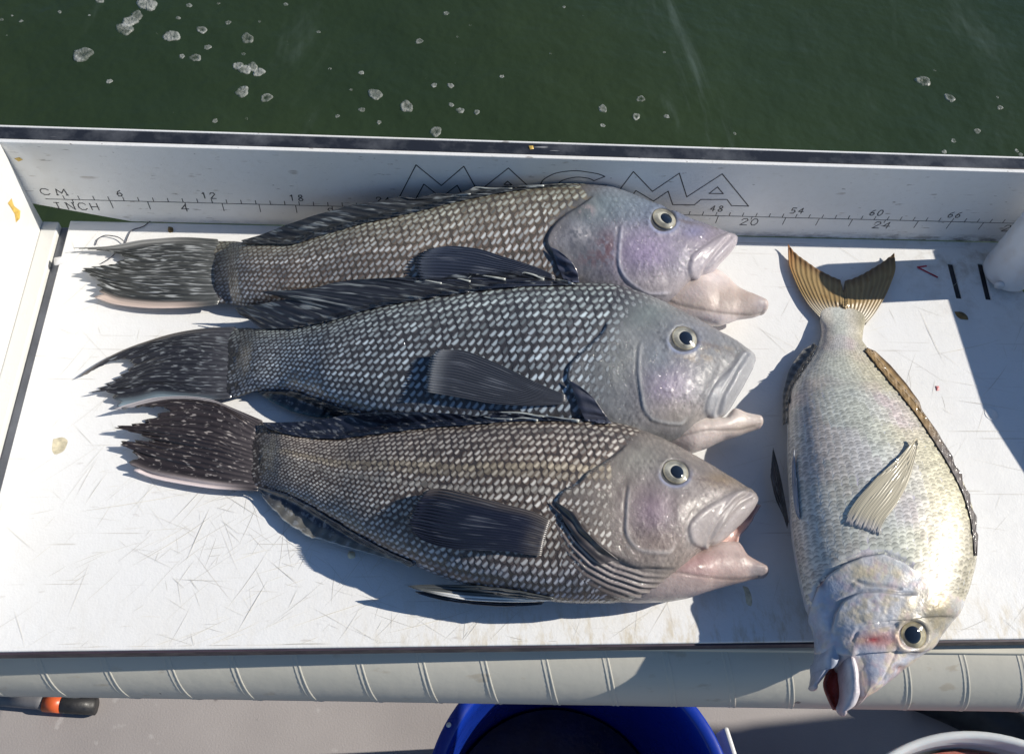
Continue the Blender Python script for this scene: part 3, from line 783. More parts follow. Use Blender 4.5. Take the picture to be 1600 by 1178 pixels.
def mat_scale(name, silver=False):
    m, nt, b = newmat(name, .35); N = NB(nt); P = N.pos()
    s = N.sep(N.attr('suv', 'Vector')); u, v = s[0], s[1]
    La = N.attr('La'); Da = N.attr('Da')
    nn = N.math('MULTIPLY_ADD', N.noise(P, 420, 2), .5, -.25)
    x = N.math('ADD', N.math('SUBTRACT', u, .69), N.math('MULTIPLY', v, -.26))
    if not silver:
        e = N.math('ADD', N.math('POWER', N.math('ABSOLUTE', N.math('DIVIDE', x, .165)), 2.0), N.math('POWER', N.math('ABSOLUTE', N.math('DIVIDE', v, .80)), 2.0))
        e = N.math('ADD', e, nn)
        c = N.mix(N.mapr(e, .35, 2.3, 1, 0, True), Da, N.mix(.5, Da, La)); c = N.mix(N.mapr(e, .0, 1.25, 1, 0, True), c, La)
    else:
        f = N.mapr(N.math('ADD', u, nn), .55, .95, 0, 1, True)
        c = N.mix(f, La, Da)
        b.inputs['Metallic'].default_value = .12; b.inputs['Specular IOR Level'].default_value = .3
    nt.links.new(c, b.inputs['Base Color'])
    nt.links.new(N.mapr(N.noise(P, 300, 2), .3, .7, .34 if silver else .22, .55 if silver else .42), b.inputs['Roughness'])
    b.inputs['Coat Weight'].default_value = .2 if silver else .5; b.inputs['Coat Roughness'].default_value = .12; b.inputs['Coat IOR'].default_value = 1.38
    nt.links.new(N.bump(N.noise(P, 900, 2), .25, .0003), b.inputs['Normal'])
    return m
M['scale'] = mat_scale('bass_scale')
M['silver_scale'] = mat_scale('porgy_scale', True)
def mat_fin(name, streak=(.55, .57, .58), amount=.5, su=.9, sv=7., dots=0., rough=.32, trans=0., lo=.56, hi=.68, rk=.45, rb=.3):
    m, nt, b = newmat(name, rough); N = NB(nt)
    c = N.attr('Col'); fv = N.attr('fuv', 'Vector'); s = N.sep(fv); u, v = s[0], s[1]
    ray_ = N.math('COSINE', N.math('MULTIPLY', u, 6.2832))
    c = N.mix(N.mapr(ray_, -.2, .9, 0, rk), c, N.mix(1., c, (2.0, 2.0, 2.0), 'MULTIPLY'))
    n = N.noise(N.comb(N.math('MULTIPLY', u, su), N.math('MULTIPLY', v, sv)), 1.0, 2, .5, .2)
    f = N.math('MULTIPLY', N.mapr(n, lo, hi, 0, amount, True), N.mapr(N.attr('stk', 'Fac'), 0, 1))
    c = N.mix(f, c, streak)
    if dots:
        d = N.voro(N.comb(N.math('MULTIPLY', u, .45), N.math('MULTIPLY', v, 13.)), 1.0)
        c = N.mix(N.mapr(d, .16, .34, dots, 0, True), c, streak)
    nt.links.new(c, b.inputs['Base Color'])
    b.inputs['Coat Weight'].default_value = .5; b.inputs['Coat Roughness'].default_value = .1
    nt.links.new(N.bump(N.math('ADD', ray_, N.math('MULTIPLY', N.noise(N.pos(), 800, 2), 1.2)), rb, .0003), b.inputs['Normal'])
    if trans:
        tr = N.n('ShaderNodeBsdfTranslucent'); nt.links.new(c, tr.inputs[0]); mx = N.n('ShaderNodeMixShader'); mx.inputs[0].default_value = trans
        nt.links.new(b.outputs[0], mx.inputs[1]); nt.links.new(tr.outputs[0], mx.inputs[2]); nt.links.new(mx.outputs[0], nt.nodes['Material Output'].inputs[0])
    return m
M['dorsal'] = mat_fin('dorsal_streaked', (.38, .42, .43), .55, 1.5, 2.6, 0, .34, 0, .53, .68)
M['fin'] = mat_fin('dark_fin', (.40, .42, .44), .4, 2.2, 4.)
M['tail_a'] = mat_fin('tail_streaked', (.56, .58, .58), .8, 3.4, 6, 0, .32, .12, .54, .66)
M['tail_b'] = mat_fin('tail_dashed', (.36, .39, .41), .6, 3.0, 11., 0, .32, .1, .55, .68)
M['tail_c'] = mat_fin('tail_spotted', (.50, .45, .42), .7, 2.2, 16., 0, .34, .1, .58, .70)
M['pect'] = mat_fin('pectoral_fin', (.35, .37, .42), .25, 1.3, 3., 0, .3, .15)
M['tan_fin'] = mat_fin('tan_fin', (.25, .12, .03), .4, 1.0, 5., 0, .38, .25, rk=.28)
M['back_fin'] = mat_fin('back_fin', (.2, .12, .05), .15, 1.0, 3., 0, .45, .2, rk=.3, rb=.08)
M['pearl_fin'] = mat_fin('pearl_fin', (.72, .68, .55), .12, 1.0, 3., 0, .35, .2, rk=.14, rb=.06)
def mat_eye():
    m, nt, b = newmat('fish_eye', .12); N = NB(nt); P = N.pos()
    c = N.attr('Col'); n = N.noise(P, 900, 3)
    nt.links.new(N.mix(N.mapr(n, .35, .7, 0, .45), c, N.mix(1., c, (.45, .42, .35), 'MULTIPLY')), b.inputs['Base Color'])
    b.inputs['Coat Weight'].default_value = 1; b.inputs['Coat Roughness'].default_value = .02
    return m
M['eye'] = mat_eye()
M['pupil'] = simple('pupil', (.008, .012, .02), .08, 0, .1, 40, 0, .6, 1)
M['mouth'] = mat_skin('mouth_lining', .25, .8, 1.2, 0, .4)
M['spine'] = simple('fin_spine', (.46, .49, .47), .35, 0, .3, 200, .1, .5, .4)

# ------------------------------------------------------------------ fish builders
ZB = np.full((460, 620), 1e9)          # nearest body surface per survey cell (4 px), used to lay fins on bodies
def zb_add(P):
    q = proj(P); d = np.linalg.norm(P - CAM, axis=1)
    i = ((q[:, 1] + 200) / 4).astype(int); j = ((q[:, 0] + 200) / 4).astype(int)
    ok = (i >= 0) & (i < 460) & (j >= 0) & (j < 620)
    np.minimum.at(ZB, (i[ok], j[ok]), d[ok])
def over(x, y, z, off):                 # point at height z, or lying `off` mm above whatever body is nearer
    P = onz(x, y, z); dr = ray(x, y); dr = dr / np.linalg.norm(dr, axis=-1, keepdims=True)
    D = np.linalg.norm(P - CAM, axis=-1)
    i = np.clip(((y + 200) / 4).astype(int), 0, 459); j = np.clip(((x + 200) / 4).astype(int), 0, 619)
    zb = ZB[i, j]; D2 = np.where(zb < 1e8, np.minimum(D, zb - off), D)
    return CAM + dr * D2[..., None]

def loft(rows, ns, ntop=140, nbot=30, rest=True, bow=0.):
    rows = np.asarray(rows, float)
    mid = (rows[:, 0:2] + rows[:, 2:4]) / 2
    t = np.r_[0, np.cumsum(np.linalg.norm(np.diff(mid, axis=0), axis=1) + .35 * np.linalg.norm(np.diff(rows[:, :2], axis=0), axis=1))]
    R = pchip(t, rows, np.linspace(0, t[-1], ns))
    b = R[:, 4]; zc = R[:, 5]; dl = R[:, 6]
    PD = onz(R[:, 0], R[:, 1], zc + dl); PV = onz(R[:, 2], R[:, 3], zc - dl)
    C = (PD + PV) / 2; e = (PD - PV) / 2; wd = np.linalg.norm(e, axis=1); e1 = e / wd[:, None]
    T = np.gradient(C, axis=0); T /= np.linalg.norm(T, axis=1)[:, None]
    for _ in range(6): T[1:-1] = (T[:-2] + T[1:-1] * 2 + T[2:]) / 4
    e2 = np.cross(T, e1); e2 /= np.linalg.norm(e2, axis=1)[:, None]
    e2 *= np.sign(e2[:, 2:3]); T = np.cross(e1, e2)
    v = C - CAM; v /= np.linalg.norm(v, axis=1)[:, None]
    d1 = (v * e1).sum(1); d2 = (v * e2).sum(1)
    a = np.sqrt(np.maximum(wd**2 - (b * d1 / d2)**2, (.6 * wd)**2))
    ph = np.r_[np.linspace(0, np.pi, ntop), np.linspace(np.pi, 2 * np.pi, nbot + 2)[1:-1]]
    cs = np.cos(ph); sn = np.sin(ph)
    P = C[:, None] + e1[:, None] * (a[:, None] * cs)[..., None] + e2[:, None] * (b[:, None] * np.sign(sn) * np.abs(sn)**.92)[..., None]
    if bow: P = P - T[:, None] * (bow * sn**2 * (sn > 0))[None, :, None] * sstep(.80, 1, np.linspace(0, 1, ns))[:, None, None]
    if rest: P[..., 2] = np.maximum(P[..., 2], .35)
    return dict(P=P, e1=e1, e2=e2, T=T, C=C, a=a, b=b, ntop=ntop, nphi=len(ph), ns=ns, R=R)
def normals(P):
    du = np.gradient(P, axis=0); dv = np.roll(P, -1, 1) - np.roll(P, 1, 1)
    n = np.cross(du, dv); n /= np.linalg.norm(n, axis=2, keepdims=True) + 1e-9
    return n
def finish_loft(L, disp=None):
    P = L['P']; n = normals(P)
    c = L['C'][:, None]
    s = np.sign(((P - c) * n).sum(2).mean()); n = n * s
    L['px'] = proj(P.reshape(-1, 3)); L['N'] = n
    if disp is not None:
        P = P + n * disp(L['px'], P.reshape(-1, 3)).reshape(P.shape[:2])[..., None]
        P[..., 2] = np.maximum(P[..., 2], .3); L['P'] = P
        n = normals(P); L['N'] = n * np.sign(((P - c) * n).sum(2).mean())
    return L
def loft_mesh(L, cap=(.35, .5)):
    ns, m = L['ns'], L['nphi']
    V = L['P'].reshape(-1, 3); Fc = []
    i, j = np.meshgrid(np.arange(ns - 1), np.arange(m), indexing='ij')
    Fc = np.stack([(i * m + j).ravel(), (i * m + (j + 1) % m).ravel(), ((i + 1) * m + (j + 1) % m).ravel(), ((i + 1) * m + j).ravel()], 1)
    # rounded caps: two shrunken rings and a centre
    caps = []; n0 = len(V); F2 = []
    for end, sgn in ((0, -1), (ns - 1, 1)):
        ring = L['P'][end]; c = L['C'][end]; T = L['T'][end] * sgn
        if np.dot(T, L['C'][end] - L['C'][end - sgn]) < 0: T = -T
        k = cap[0 if sgn < 0 else 1] * L['b'][end]
        prev = np.arange(m) + end * m
        for f, h in ((.93, .35), (.75, .66), (.45, .9), (.15, 1.0)):
            r = c + (ring - c) * f + T * k * h; r[:, 2] = np.maximum(r[:, 2], .3)
            caps.append(r); cur = n0 + np.arange(m); n0 += m
            for q in range(m): F2.append((prev[q], prev[(q + 1) % m], cur[(q + 1) % m], cur[q]))
            prev = cur
        F2.append(tuple(prev))
    V = np.concatenate([V] + caps)
    return V, Fc.tolist() + F2
def samp(A, s, p):                        # bilinear sample of (ns, ntop, k)
    ns, m = A.shape[:2]; s = np.clip(s, 0, ns - 1.001); p = np.clip(p, 0, m - 1.001)
    i = s.astype(int); j = p.astype(int); fs = (s - i)[..., None]; fp = (p - j)[..., None]
    return (A[i, j] * (1 - fs) + A[i + 1, j] * fs) * (1 - fp) + (A[i, j + 1] * (1 - fs) + A[i + 1, j + 1] * fs) * fp
def scales(L, s0, s1, nrow, keep, colours, mat, parent, asp=1.0, lift=.26, over_=1.55, wov=1.12, name='scales', head_dir=1, shear=.22, aspk=0.):
    ns, nt_ = L['ns'], L['ntop']; Pt = L['P'][:, :nt_]; Nt = L['N'][:, :nt_]
    arc = np.concatenate([np.zeros((ns, 1)), np.cumsum(np.linalg.norm(np.diff(Pt, axis=1), axis=2), 1)], 1); tot = arc[:, -1]
    cl = np.r_[0, np.cumsum(np.linalg.norm(np.diff(Pt[:, nt_ // 2], axis=0), axis=1))]
    sidx = np.arange(ns); pos = np.interp(s0, sidx, cl); end = np.interp(s1, sidx, cl); k = 0; S = []; A = []; PS = []; PV = []; tmax = tot.max()
    while pos < end:
        s = np.interp(pos, cl, sidx); pitch = np.interp(s, sidx, tot) / nrow; ap = asp + aspk * (1 - pitch * nrow / tmax)
        for j in range(nrow):
            f = (j + .5) / nrow; sh = ((shear * j) % 1.0) * pitch * ap
            s2 = np.interp(pos + sh, cl, sidx)
            if pos + sh < end: S.append(s2); A.append(f); PS.append(pitch); PV.append(ap)
        pos += pitch * ap; k += 1
    S = np.array(S); A = np.array(A) + rng.normal(0, .10, len(A)) / nrow; PS = np.array(PS); PV = np.array(PV)
    S = S + rng.normal(0, .26, len(S)) * PS * .4
    dsd = np.gradient(cl); mm_s = np.interp(S, sidx, dsd)
    tu = np.linspace(0, 1, 7); tv = np.linspace(-1, 1, 5)
    U, Vv = np.meshgrid(tu, tv, indexing='ij')
    wv = np.where(U > .5, np.sqrt(np.clip(1 - ((U - .5) / .52)**2, .02, 1)), 1.0)
    offs = (U * over_ - .82)                      # posterior direction in pitches
    offv = Vv * wv * .5 * wov
    jit = rng.normal(1, .09, len(S))
    s_v = S[:, None, None] - head_dir * offs[None] * (PS * PV * jit)[:, None, None] / mm_s[:, None, None]
    f_v = A[:, None, None] + offv[None] / nrow
    # arc fraction -> phi index at that station
    si = np.clip(np.round(s_v).astype(int), 0, ns - 1); target = np.clip(f_v, 0, 1) * tot[si]
    flat_s = si.ravel(); flat_t = target.ravel(); p_idx = np.empty(len(flat_s))
    order = np.argsort(flat_s, kind='stable'); fs = flat_s[order]; cuts = np.flatnonzero(np.diff(fs)) + 1
    for grp in np.split(order, cuts):
        p_idx[grp] = np.interp(flat_t[grp], arc[flat_s[grp[0]]], np.arange(nt_))
    p_v = p_idx.reshape(target.shape)
    P = samp(Pt, s_v, p_v); N = samp(Nt, s_v, p_v)
    px0 = proj(samp(Pt, S, p_v[:, 3, 2])); flt = colours(px0, samp(Pt, S, p_v[:, 3, 2]), A)[2]
    h = (-.10 + lift * U**1.5 + .05 * (1 - Vv**2) * (1 - .4 * U))[None] * (np.minimum(PS * PV, PS) / 5.5 * flt)[:, None, None] - .12 * (1 - flt)[:, None, None]
    P = P + N * h[..., None]
    ctr = samp(Pt, S, p_v[:, 3, 2]); px = proj(ctr)
    ok = keep(px, ctr)
    La, Da, fl = colours(px, ctr, A)
    P = P + N * 0
    P = P[ok]; La = La[ok]; Da = Da[ok]; n = len(P); q = 35
    g = np.array(gridF(7, 5)); Fc = (g[None] + (np.arange(n) * q)[:, None, None]).reshape(-1, 4)
    suv = np.broadcast_to(np.stack([U, Vv, 0 * U], -1).reshape(1, q, 3), (n, q, 3)).reshape(-1, 3)
    o = mesh_obj(name, P.reshape(-1, 3), Fc, mat, parent, True, None, None, {'La': np.repeat(La, q, 0), 'Da': np.repeat(Da, q, 0)})
    a = o.data.attributes.new('suv', 'FLOAT_VECTOR', 'POINT'); a.data.foreach_set('vector', np.ascontiguousarray(suv).ravel())
    o['kind'] = 'stuff'
    return o
def coons(top, bot, base, trail, nu, nv, smooth_trail=False, lean=1.0):
    # top/bot run base->trail (v), base/trail run top->bot (u); survey coordinates
    dd = lambda p, q: (p[0] - q[0])**2 + (p[1] - q[1])**2
    if dd(top[0], base[0]) > dd(top[-1], base[0]): top = top[::-1]
    if dd(bot[0], base[-1]) > dd(bot[-1], base[-1]): bot = bot[::-1]
    Tp = catmull(top, nv); Bt = catmull(bot, nv); Bs = catmull(base, nu); Tr = catmull(trail, nu) if smooth_trail else polyres(np.asarray(trail, float), 40 * nu)[np.round((40 * nu - 1) * np.linspace(0, 1, nu)**lean).astype(int)]
    u = np.linspace(0, 1, nu)[:, None, None]; v = np.linspace(0, 1, nv)[None, :, None]
    G = (1 - u) * Tp[None] + u * Bt[None] + (1 - v) * Bs[:, None] + v * Tr[:, None]
    G -= (1 - u) * (1 - v) * Bs[0] + (1 - u) * v * Tr[0] + u * (1 - v) * Bs[-1] + u * v * Tr[-1]
    return G
def fin(name, top, bot, base, trail, nr, z, mat, parent, col, amp=.35, off=(1., 2.5), lift=0., nu=None, nv=26, wav=0., stk=None, thick=.45, smooth_trail=False, ragged=0., under=False, lean=1.0):
    """z: (base z, trail z) or callable(u,v); col(u,v,px)->rgb"""
    nu = nu or max(40, nr * 5)
    G = coons(top, bot, base, trail, nu, nv, smooth_trail, lean)
    u = np.linspace(0, 1, nu)[:, None] + 0 * G[..., 0]; v = np.linspace(0, 1, nv)[None] + 0 * G[..., 0]
    if ragged:
        rag = ragged * (.5 - .5 * np.cos(2 * np.pi * nr * u + 1.0)) * (.4 + .6 * fbm(np.stack([u * nr * .9, 0 * u, 0 * u + 3.3], -1)))
        G = G - (G[:, -1:] - G[:, :1]) * (rag * v**3)[..., None]
    zz = z(u, v) if callable(z) else z[0] + (z[1] - z[0]) * v
    zz = zz + lift * np.sin(np.pi * np.clip(v, 0, 1)) * np.sin(np.pi * u)
    P = over(G[..., 0], G[..., 1], zz, off[0] + (off[1] - off[0]) * v)
    dd_ = np.linalg.norm(P - CAM, axis=2); dr_ = (P - CAM) / dd_[..., None]
    d0 = dd_.copy()
    for _ in range(14):
        q_ = np.pad(dd_, 1, mode='edge'); dd_ = (q_[1:-1, 1:-1] * 2 + q_[:-2, 1:-1] + q_[2:, 1:-1] + q_[1:-1, :-2] + q_[1:-1, 2:]) / 6
    P = CAM + dr_ * (np.minimum(dd_, d0 + .6) - .25)[..., None]
    if under:
        k = sstep(.3, .45, v)[..., None]; P = onz(G[..., 0], G[..., 1], zz) * (1 - k) + P * k
    view = CAM - P; view /= np.linalg.norm(view, axis=2, keepdims=True)
    P = P + view * (amp * np.cos(2 * np.pi * nr * u) * np.clip(v * 3, 0, 1) * np.clip(1.15 - v, .2, 1) + wav * (fbm(np.stack([u * 5, v * 2, 0 * u + len(name)], -1)) - .5))[..., None]
    P[..., 2] = np.maximum(P[..., 2], .5)
    c = col(u.ravel(), v.ravel(), G.reshape(-1, 2))
    uv = np.stack([(u * nr).ravel(), v.ravel()], 1)
    o = mesh_obj(name, P.reshape(-1, 3), gridF(nu, nv), mat, parent, True, c, uv, {'stk': (stk(u, v) if stk else 1 + 0 * u).ravel()})
    md = o.modifiers.new('thickness', 'SOLIDIFY'); md.thickness = thick * MM; md.offset = 0
    return o
def const(c, var=.12, edge=None, ew=.1):
    c = np.array(c)
    def f(u, v, px):
        n = fbm(np.stack([px[:, 0] / 14, px[:, 1] / 14, 0 * u], -1))
        r = c[None] * (1 + var * 2 * (n[:, None] - .5))
        if edge is not None:
            k = sstep(1 - ew, 1, v)[:, None]; r = r * (1 - k) + np.array(edge)[None] * k
        return r
    return f
def eye(L, px, py, rpx, ppx, pr, parent, iris=(.56, .54, .45), rim=(.10, .11, .14), protr=.34, zoff=-.8, squash=1.0):
    top = L['P'][:, :L['ntop']].reshape(-1, 3); q = proj(top); k = np.argsort(((q - [px, py])**2).sum(1))[:400]
    c = over(np.array(float(px)), np.array(float(py)), 0., 0.); n = L['N'][:, :L['ntop']].reshape(-1, 3)[k].mean(0); vw = CAM - c; n = n / np.linalg.norm(n) + .35 * vw / np.linalg.norm(vw); n /= np.linalg.norm(n)
    R = rpx * np.linalg.norm(c - CAM) / F
    a = np.cross(n, [0, 1, 0]); a /= np.linalg.norm(a); b_ = np.cross(n, a)
    rings = np.r_[np.linspace(0.001, .9, 20), .96, 1.0, 1.08]; kth = 56; th = np.linspace(0, 2 * np.pi, kth, endpoint=False)
    V = []; Cc = []
    for r in rings:
        h = protr * R * math.sqrt(max(0, 1 - min(r, 1)**2)) + (-.5 if r > 1 else 0) + zoff
        if .80 < r < 1.02: h += .35 * math.sin((r - .80) / .22 * math.pi)
        V.append(c + n * h + R * r * (np.cos(th)[:, None] * a + np.sin(th)[:, None] * b_))
        if r < .80:
            g = np.array(iris) * (1.15 if r < .55 else .85)
        else: g = np.array(iris) * (.8 if r < .9 else .35) * np.array([1, .95, .85])
        if r > .95: g = np.array(rim)
        ang = .72 + .30 * np.cos(th * 2 + 1.0) + .12 * np.cos(th * 5 + 2)
        Cc.append(g[None] * ang[:, None] if r > .5 else np.repeat(g[None], kth, 0))
    V = np.concatenate(V); nr_ = len(rings); Fc = gridF(nr_, kth)
    for i in range(nr_ - 1): Fc.append((i * kth + kth - 1, (i + 1) * kth + kth - 1, (i + 1) * kth, i * kth))
    e = mesh_obj('eye', V, Fc, M['eye'], parent, True, np.concatenate(Cc))
    # pupil, a low dome set into the iris
    pc = onz(ppx[0], ppx[1], c[2]); off = pc - c; off -= n * (off @ n)
    Rp = pr * np.linalg.norm(c - CAM) / F
    V = []; rr = (0.001, .4, .7, .9, 1.0, 1.04)
    for r in rr:
        d = off + Rp * r * (np.cos(th)[:, None] * a * .94 + np.sin(th)[:, None] * b_ * 1.04)
        d = d + Rp * r * .10 * np.maximum(0, np.cos(th))[:, None]**3 * a
        rad = np.linalg.norm(d, axis=1) / R
        V.append(c + d + n * (protr * R * np.sqrt(np.clip(1 - rad**2, 0, 1)) + zoff + .28 * math.sqrt(max(0, 1 - r * r)) + (.05 if r < 1.02 else -.4))[:, None])
    V = np.concatenate(V); Fc = gridF(len(rr), kth)
    for i in range(len(rr) - 1): Fc.append((i * kth + kth - 1, (i + 1) * kth + kth - 1, (i + 1) * kth, i * kth))
    mesh_obj('pupil', V, Fc, M['pupil'], e)
    return e
def mixc(c, m, new): return c * (1 - m[:, None]) + np.array(new)[None] * m[:, None]

HEADK = .64
def bass(P):
    P = dict(P)
    for k_ in ('gill', 'preop', 'stripe', 'lip', 'jawline'): P[k_] = catmull(P[k_], 40).tolist()
    P['max'] = catmull(P['max'] + [P['max'][0]], 48)[:-1].tolist()
    L = loft(P['rows'], 560, bow=P.get('bow', 0.))
    F_ = P
    def disp(px, X):
        n1 = fbm(X / 9.0); hk = softpoly(px, F_['headpoly'], 30); d = .5 * (n1 - .5) + hk * (1.3 * (fbm(X / 17.0 + 3) - .5) + .35 * (fbm(X / 2.6 + 1) - .5))
        dist, side, t = segdist(px, F_['gill']); ends = sstep(0, .06, t) * sstep(1, .94, t)
        # the gill cover stands proud of the body behind it
        sd = dist * side * F_['gside']
        d += 1.7 * ends * np.exp(-np.maximum(sd, 0) / 26) * sstep(-2.2, 1.2, sd)
        d -= .45 * ends * np.exp(-((sd + 3) / 3.5)**2)
        dist, side, t = segdist(px, F_['preop']); sd = dist * side * F_['pside']; ends = sstep(0, .1, t) * sstep(1, .9, t)
        d += .8 * ends * np.exp(-np.maximum(sd, 0) / 20) * sstep(-4.5, 2.5, sd) - .25 * ends * np.exp(-((sd + 4) / 3.)**2)
        ex, ey, er = F_['eye'][:3]
        r = np.hypot(px[:, 0] - ex, (px[:, 1] - ey) * 1.12)
        d += .4 * np.exp(-((r - er * 1.2) / 4)**2) - 1.2 * sstep(er * 1.05, er * .8, r)
        mx = softpoly(px, F_['max'], 7); d += 2.0 * sstep(0, 1, mx)
        lp, sd_, tl = segdist(px, F_['lip']); d += mx * (-1.1 * np.exp(-(lp / 2.4)**2) + .8 * np.exp(-((lp - 6) / 3.5)**2))
        dd, _, _ = segdist(px, F_['max'] + [F_['max'][0]]); d -= .5 * np.exp(-(dd / 3.)**2) * sstep(.7, .4, mx)
        if F_.get('folds'):
            dist, side, t = segdist(px, F_['folds'][0]); m = softpoly(px, F_['folds'][1], 14) * sstep(1062, 985, px[:, 0])
            d += m * .8 * np.sin(2 * np.pi * dist / 9.0 + 3.2 * fbm(X / 22)) 
        for (x, y, rad, h) in F_.get('lumps', []):
            d += h * np.exp(-((px[:, 0] - x)**2 + (px[:, 1] - y)**2) / rad**2)
        return d
    finish_loft(L, disp)
    px = L['px']; X = L['P'].reshape(-1, 3)
    n1 = fbm(X / 12.0, 4); n2 = fbm(X / 3.0, 3); n3 = fbm(X / 30.0 + 5, 3)
    # skin colours, with darker lines along gill, lip, jaw and fold creases
    col = np.repeat(np.array(F_['dark'])[None], len(px), 0) * (.8 + .5 * n1[:, None])
    tk = sstep(P['tailx'] + 60, P['tailx'] + 4, px[:, 0]); col = mixc(col, .9 * tk, np.array(F_['dark']) * .45)
    hd = softpoly(px, F_['headpoly'], 22)
    hc = np.repeat(np.array(F_['head'])[None], len(px), 0)
    for (x, y, rx, ry, c, k) in F_['patches']:
        m = k * np.exp(-(((px[:, 0] - x) / rx)**2 + ((px[:, 1] - y) / ry)**2)); hc = mixc(hc, m, c)
    pore = sstep(.62, .75, vnoise(X / 1.1)) * sstep(.45, .65, n1)
    hc = hc * HEADK * (.78 + .44 * n3[:, None]) * (.82 + .36 * n2[:, None]) * (1 - .3 * pore[:, None])
    # fine cheek scales: a faint reticulation
    wx = px + 6 * np.stack([n3, n1], 1); ret = np.abs(np.sin(wx[:, 0] / 2.9 + wx[:, 1] / 4.9)) * np.abs(np.sin(wx[:, 0] / 2.9 - wx[:, 1] / 4.9))
    hc = hc * (.86 + .28 * ret[:, None] * sstep(.3, .55, n1)[:, None])
    col = col * (1 - hd[:, None]) + hc * hd[:, None]
    d, side, t = segdist(px, F_['preop']); col = mixc(col, .72 * np.exp(-((d * side * F_['pside'] - 1) / 3.)**2) * sstep(0, .15, t) * sstep(1, .9, t), F_['bone'])
    col = mixc(col, .22 * np.exp(-((d * side * F_['pside'] + 4) / 3)**2), np.array(F_['head']) * .5)
    lp, _, _ = segdist(px, F_['lip']); col = mixc(col, .6 * np.exp(-(lp / 2.2)**2), np.array(F_['maxc']) * .35)
    d, side, t = segdist(px, F_['gill']); sd = d * side * F_['gside']
    col = mixc(col, (.25 + .5 * sstep(.25, .6, t)) * np.exp(-((sd + 2) / 3.)**2), (.05, .05, .055))
    mx = softpoly(px, F_['max'], 4); col = mixc(col, .7 * mx, np.array(F_['maxc']))
    dd, _, _ = segdist(px, F_['max'] + [F_['max'][0]]); col = mixc(col, .4 * np.exp(-(dd / 2.5)**2) * sstep(.7, .4, mx), np.array(F_['maxc']) * .5)
    ex, ey, er = F_['eye'][:3]; r = np.hypot(px[:, 0] - ex, (px[:, 1] - ey) * 1.12)
    col = mixc(col, .45 * np.exp(-((r - er * 1.1) / 3.)**2) * sstep(-10, 20, px[:, 1] - ey), (.30, .36, .55)); col = mixc(col, sstep(er * 1.05, er * .9, r), (.05, .05, .05))
    dd, _, _ = segdist(px, F_['stripe']); col = mixc(col, .55 * np.exp(-(dd / 3.)**2) * sstep(.3, .55, n1), (.13, .10, .09))
    if F_.get('folds'):
        dist, side, t = segdist(px, F_['folds'][0]); m = softpoly(px, F_['folds'][1], 12) * sstep(1070, 1010, px[:, 0])
        sw = .5 + .5 * np.sin(2 * np.pi * dist / 9.0 + 3.2 * fbm(X / 22))
        fc = np.array([.05, .045, .055])[None] * (1 - sw[:, None]) + np.array([.34, .29, .27])[None] * sw[:, None]
        fade = sstep(1080, 960, px[:, 0])[:, None]; fc = fc * fade + (np.array(F_['head'])[None] * (.7 + .3 * sw[:, None])) * (1 - fade)
        col = col * (1 - m[:, None]) + fc * m[:, None]
    for (x, y, rx, ry, c, k) in F_.get('marks', []):
        m = k * np.exp(-(((px[:, 0] - x) / rx)**2 + ((px[:, 1] - y) / ry)**2)) * sstep(.42, .56, n2); col = mixc(col, m, c)
    top = empty('fish', (L['C'][280][0], L['C'][280][1], 0), P['label'], 'fish', 'black sea bass lying side by side on the board')
    V, Fc = loft_mesh(L, (.05, .45))
    Vall = [V]; Fall = list(Fc); cols = [col, np.repeat(np.array(F_['maxc'])[None], len(V) - len(col), 0)]
    zb_add(L['P'].reshape(-1, 3))
    body = mesh_obj('body', V, Fc, M['skin'], top, True, np.concatenate(cols))
    # lower jaw and throat
    jr = np.array(P['jaw'], float); jr[:, 4] *= .82; jr[:, 5] -= 5
    J = loft(jr, 110, 60, 24, False); finish_loft(J, lambda q, X_: .5 * (fbm(X_ / 12.) - .5) + .2 * (fbm(X_ / 2.6) - .5) - .35 * np.exp(-((segdist(q, P['jawline'])[0]) / 2.5)**2))
    Vj, Fj = loft_mesh(J, (.2, .5)); qj = proj(Vj); nj = fbm(Vj / 8.); jc = np.repeat(np.array(P['jawc'])[None], len(Vj), 0)
    for (x, y, rx, ry, c, k) in P['jawpatches']:
        jc = mixc(jc, k * np.exp(-(((qj[:, 0] - x) / rx)**2 + ((qj[:, 1] - y) / ry)**2)), c)
    jc *= 1.06 * (.84 + .32 * nj[:, None])
    jd, js, jt = segdist(qj, P['jawline']); jc = mixc(jc, .55 * sstep(1, 9, -jd * js * -1), np.array(P['under'])); jc = mixc(jc, .6 * np.exp(-(jd / 1.8)**2), np.array(P['jawc']) * .45)
    mesh_obj('lower_jaw', Vj, Fj, M['jaw'], top, True, jc); zb_add(J['P'].reshape(-1, 3))
    if P.get('mouth'):
        A, B = P['mouth']; n = 24; a_ = catmull(A, n); b_ = catmull(B, n); k = 14
        vv = np.linspace(0, 1, k)[None, :, None]; G = a_[:, None] * (1 - vv) + b_[:, None] * vv
        zz = G[..., 2] - 5 * np.sin(np.pi * vv[..., 0])
        Pm = onz(G[..., 0], G[..., 1], zz); Pm += (fbm(Pm / 4.) - .5)[..., None] * np.array([0, 0, 3.])
        mc = np.array(P['mouthc'])[None] * (.6 + .8 * fbm(Pm.reshape(-1, 3) / 7.)[:, None])
        o = mesh_obj('mouth_lining', Pm.reshape(-1, 3), gridF(n, k), M['mouth'], top, True, mc)
        md = o.modifiers.new('thickness', 'SOLIDIFY'); md.thickness = .0015; md.offset = -1
    # scales
    sl = F_['scalepoly']
    tb = P['tailx']
    def keep(q, c): return inpoly(q, sl) & (rng.random(len(q)) < .15 + sstep(tb - 22, tb + 26, q[:, 0]))
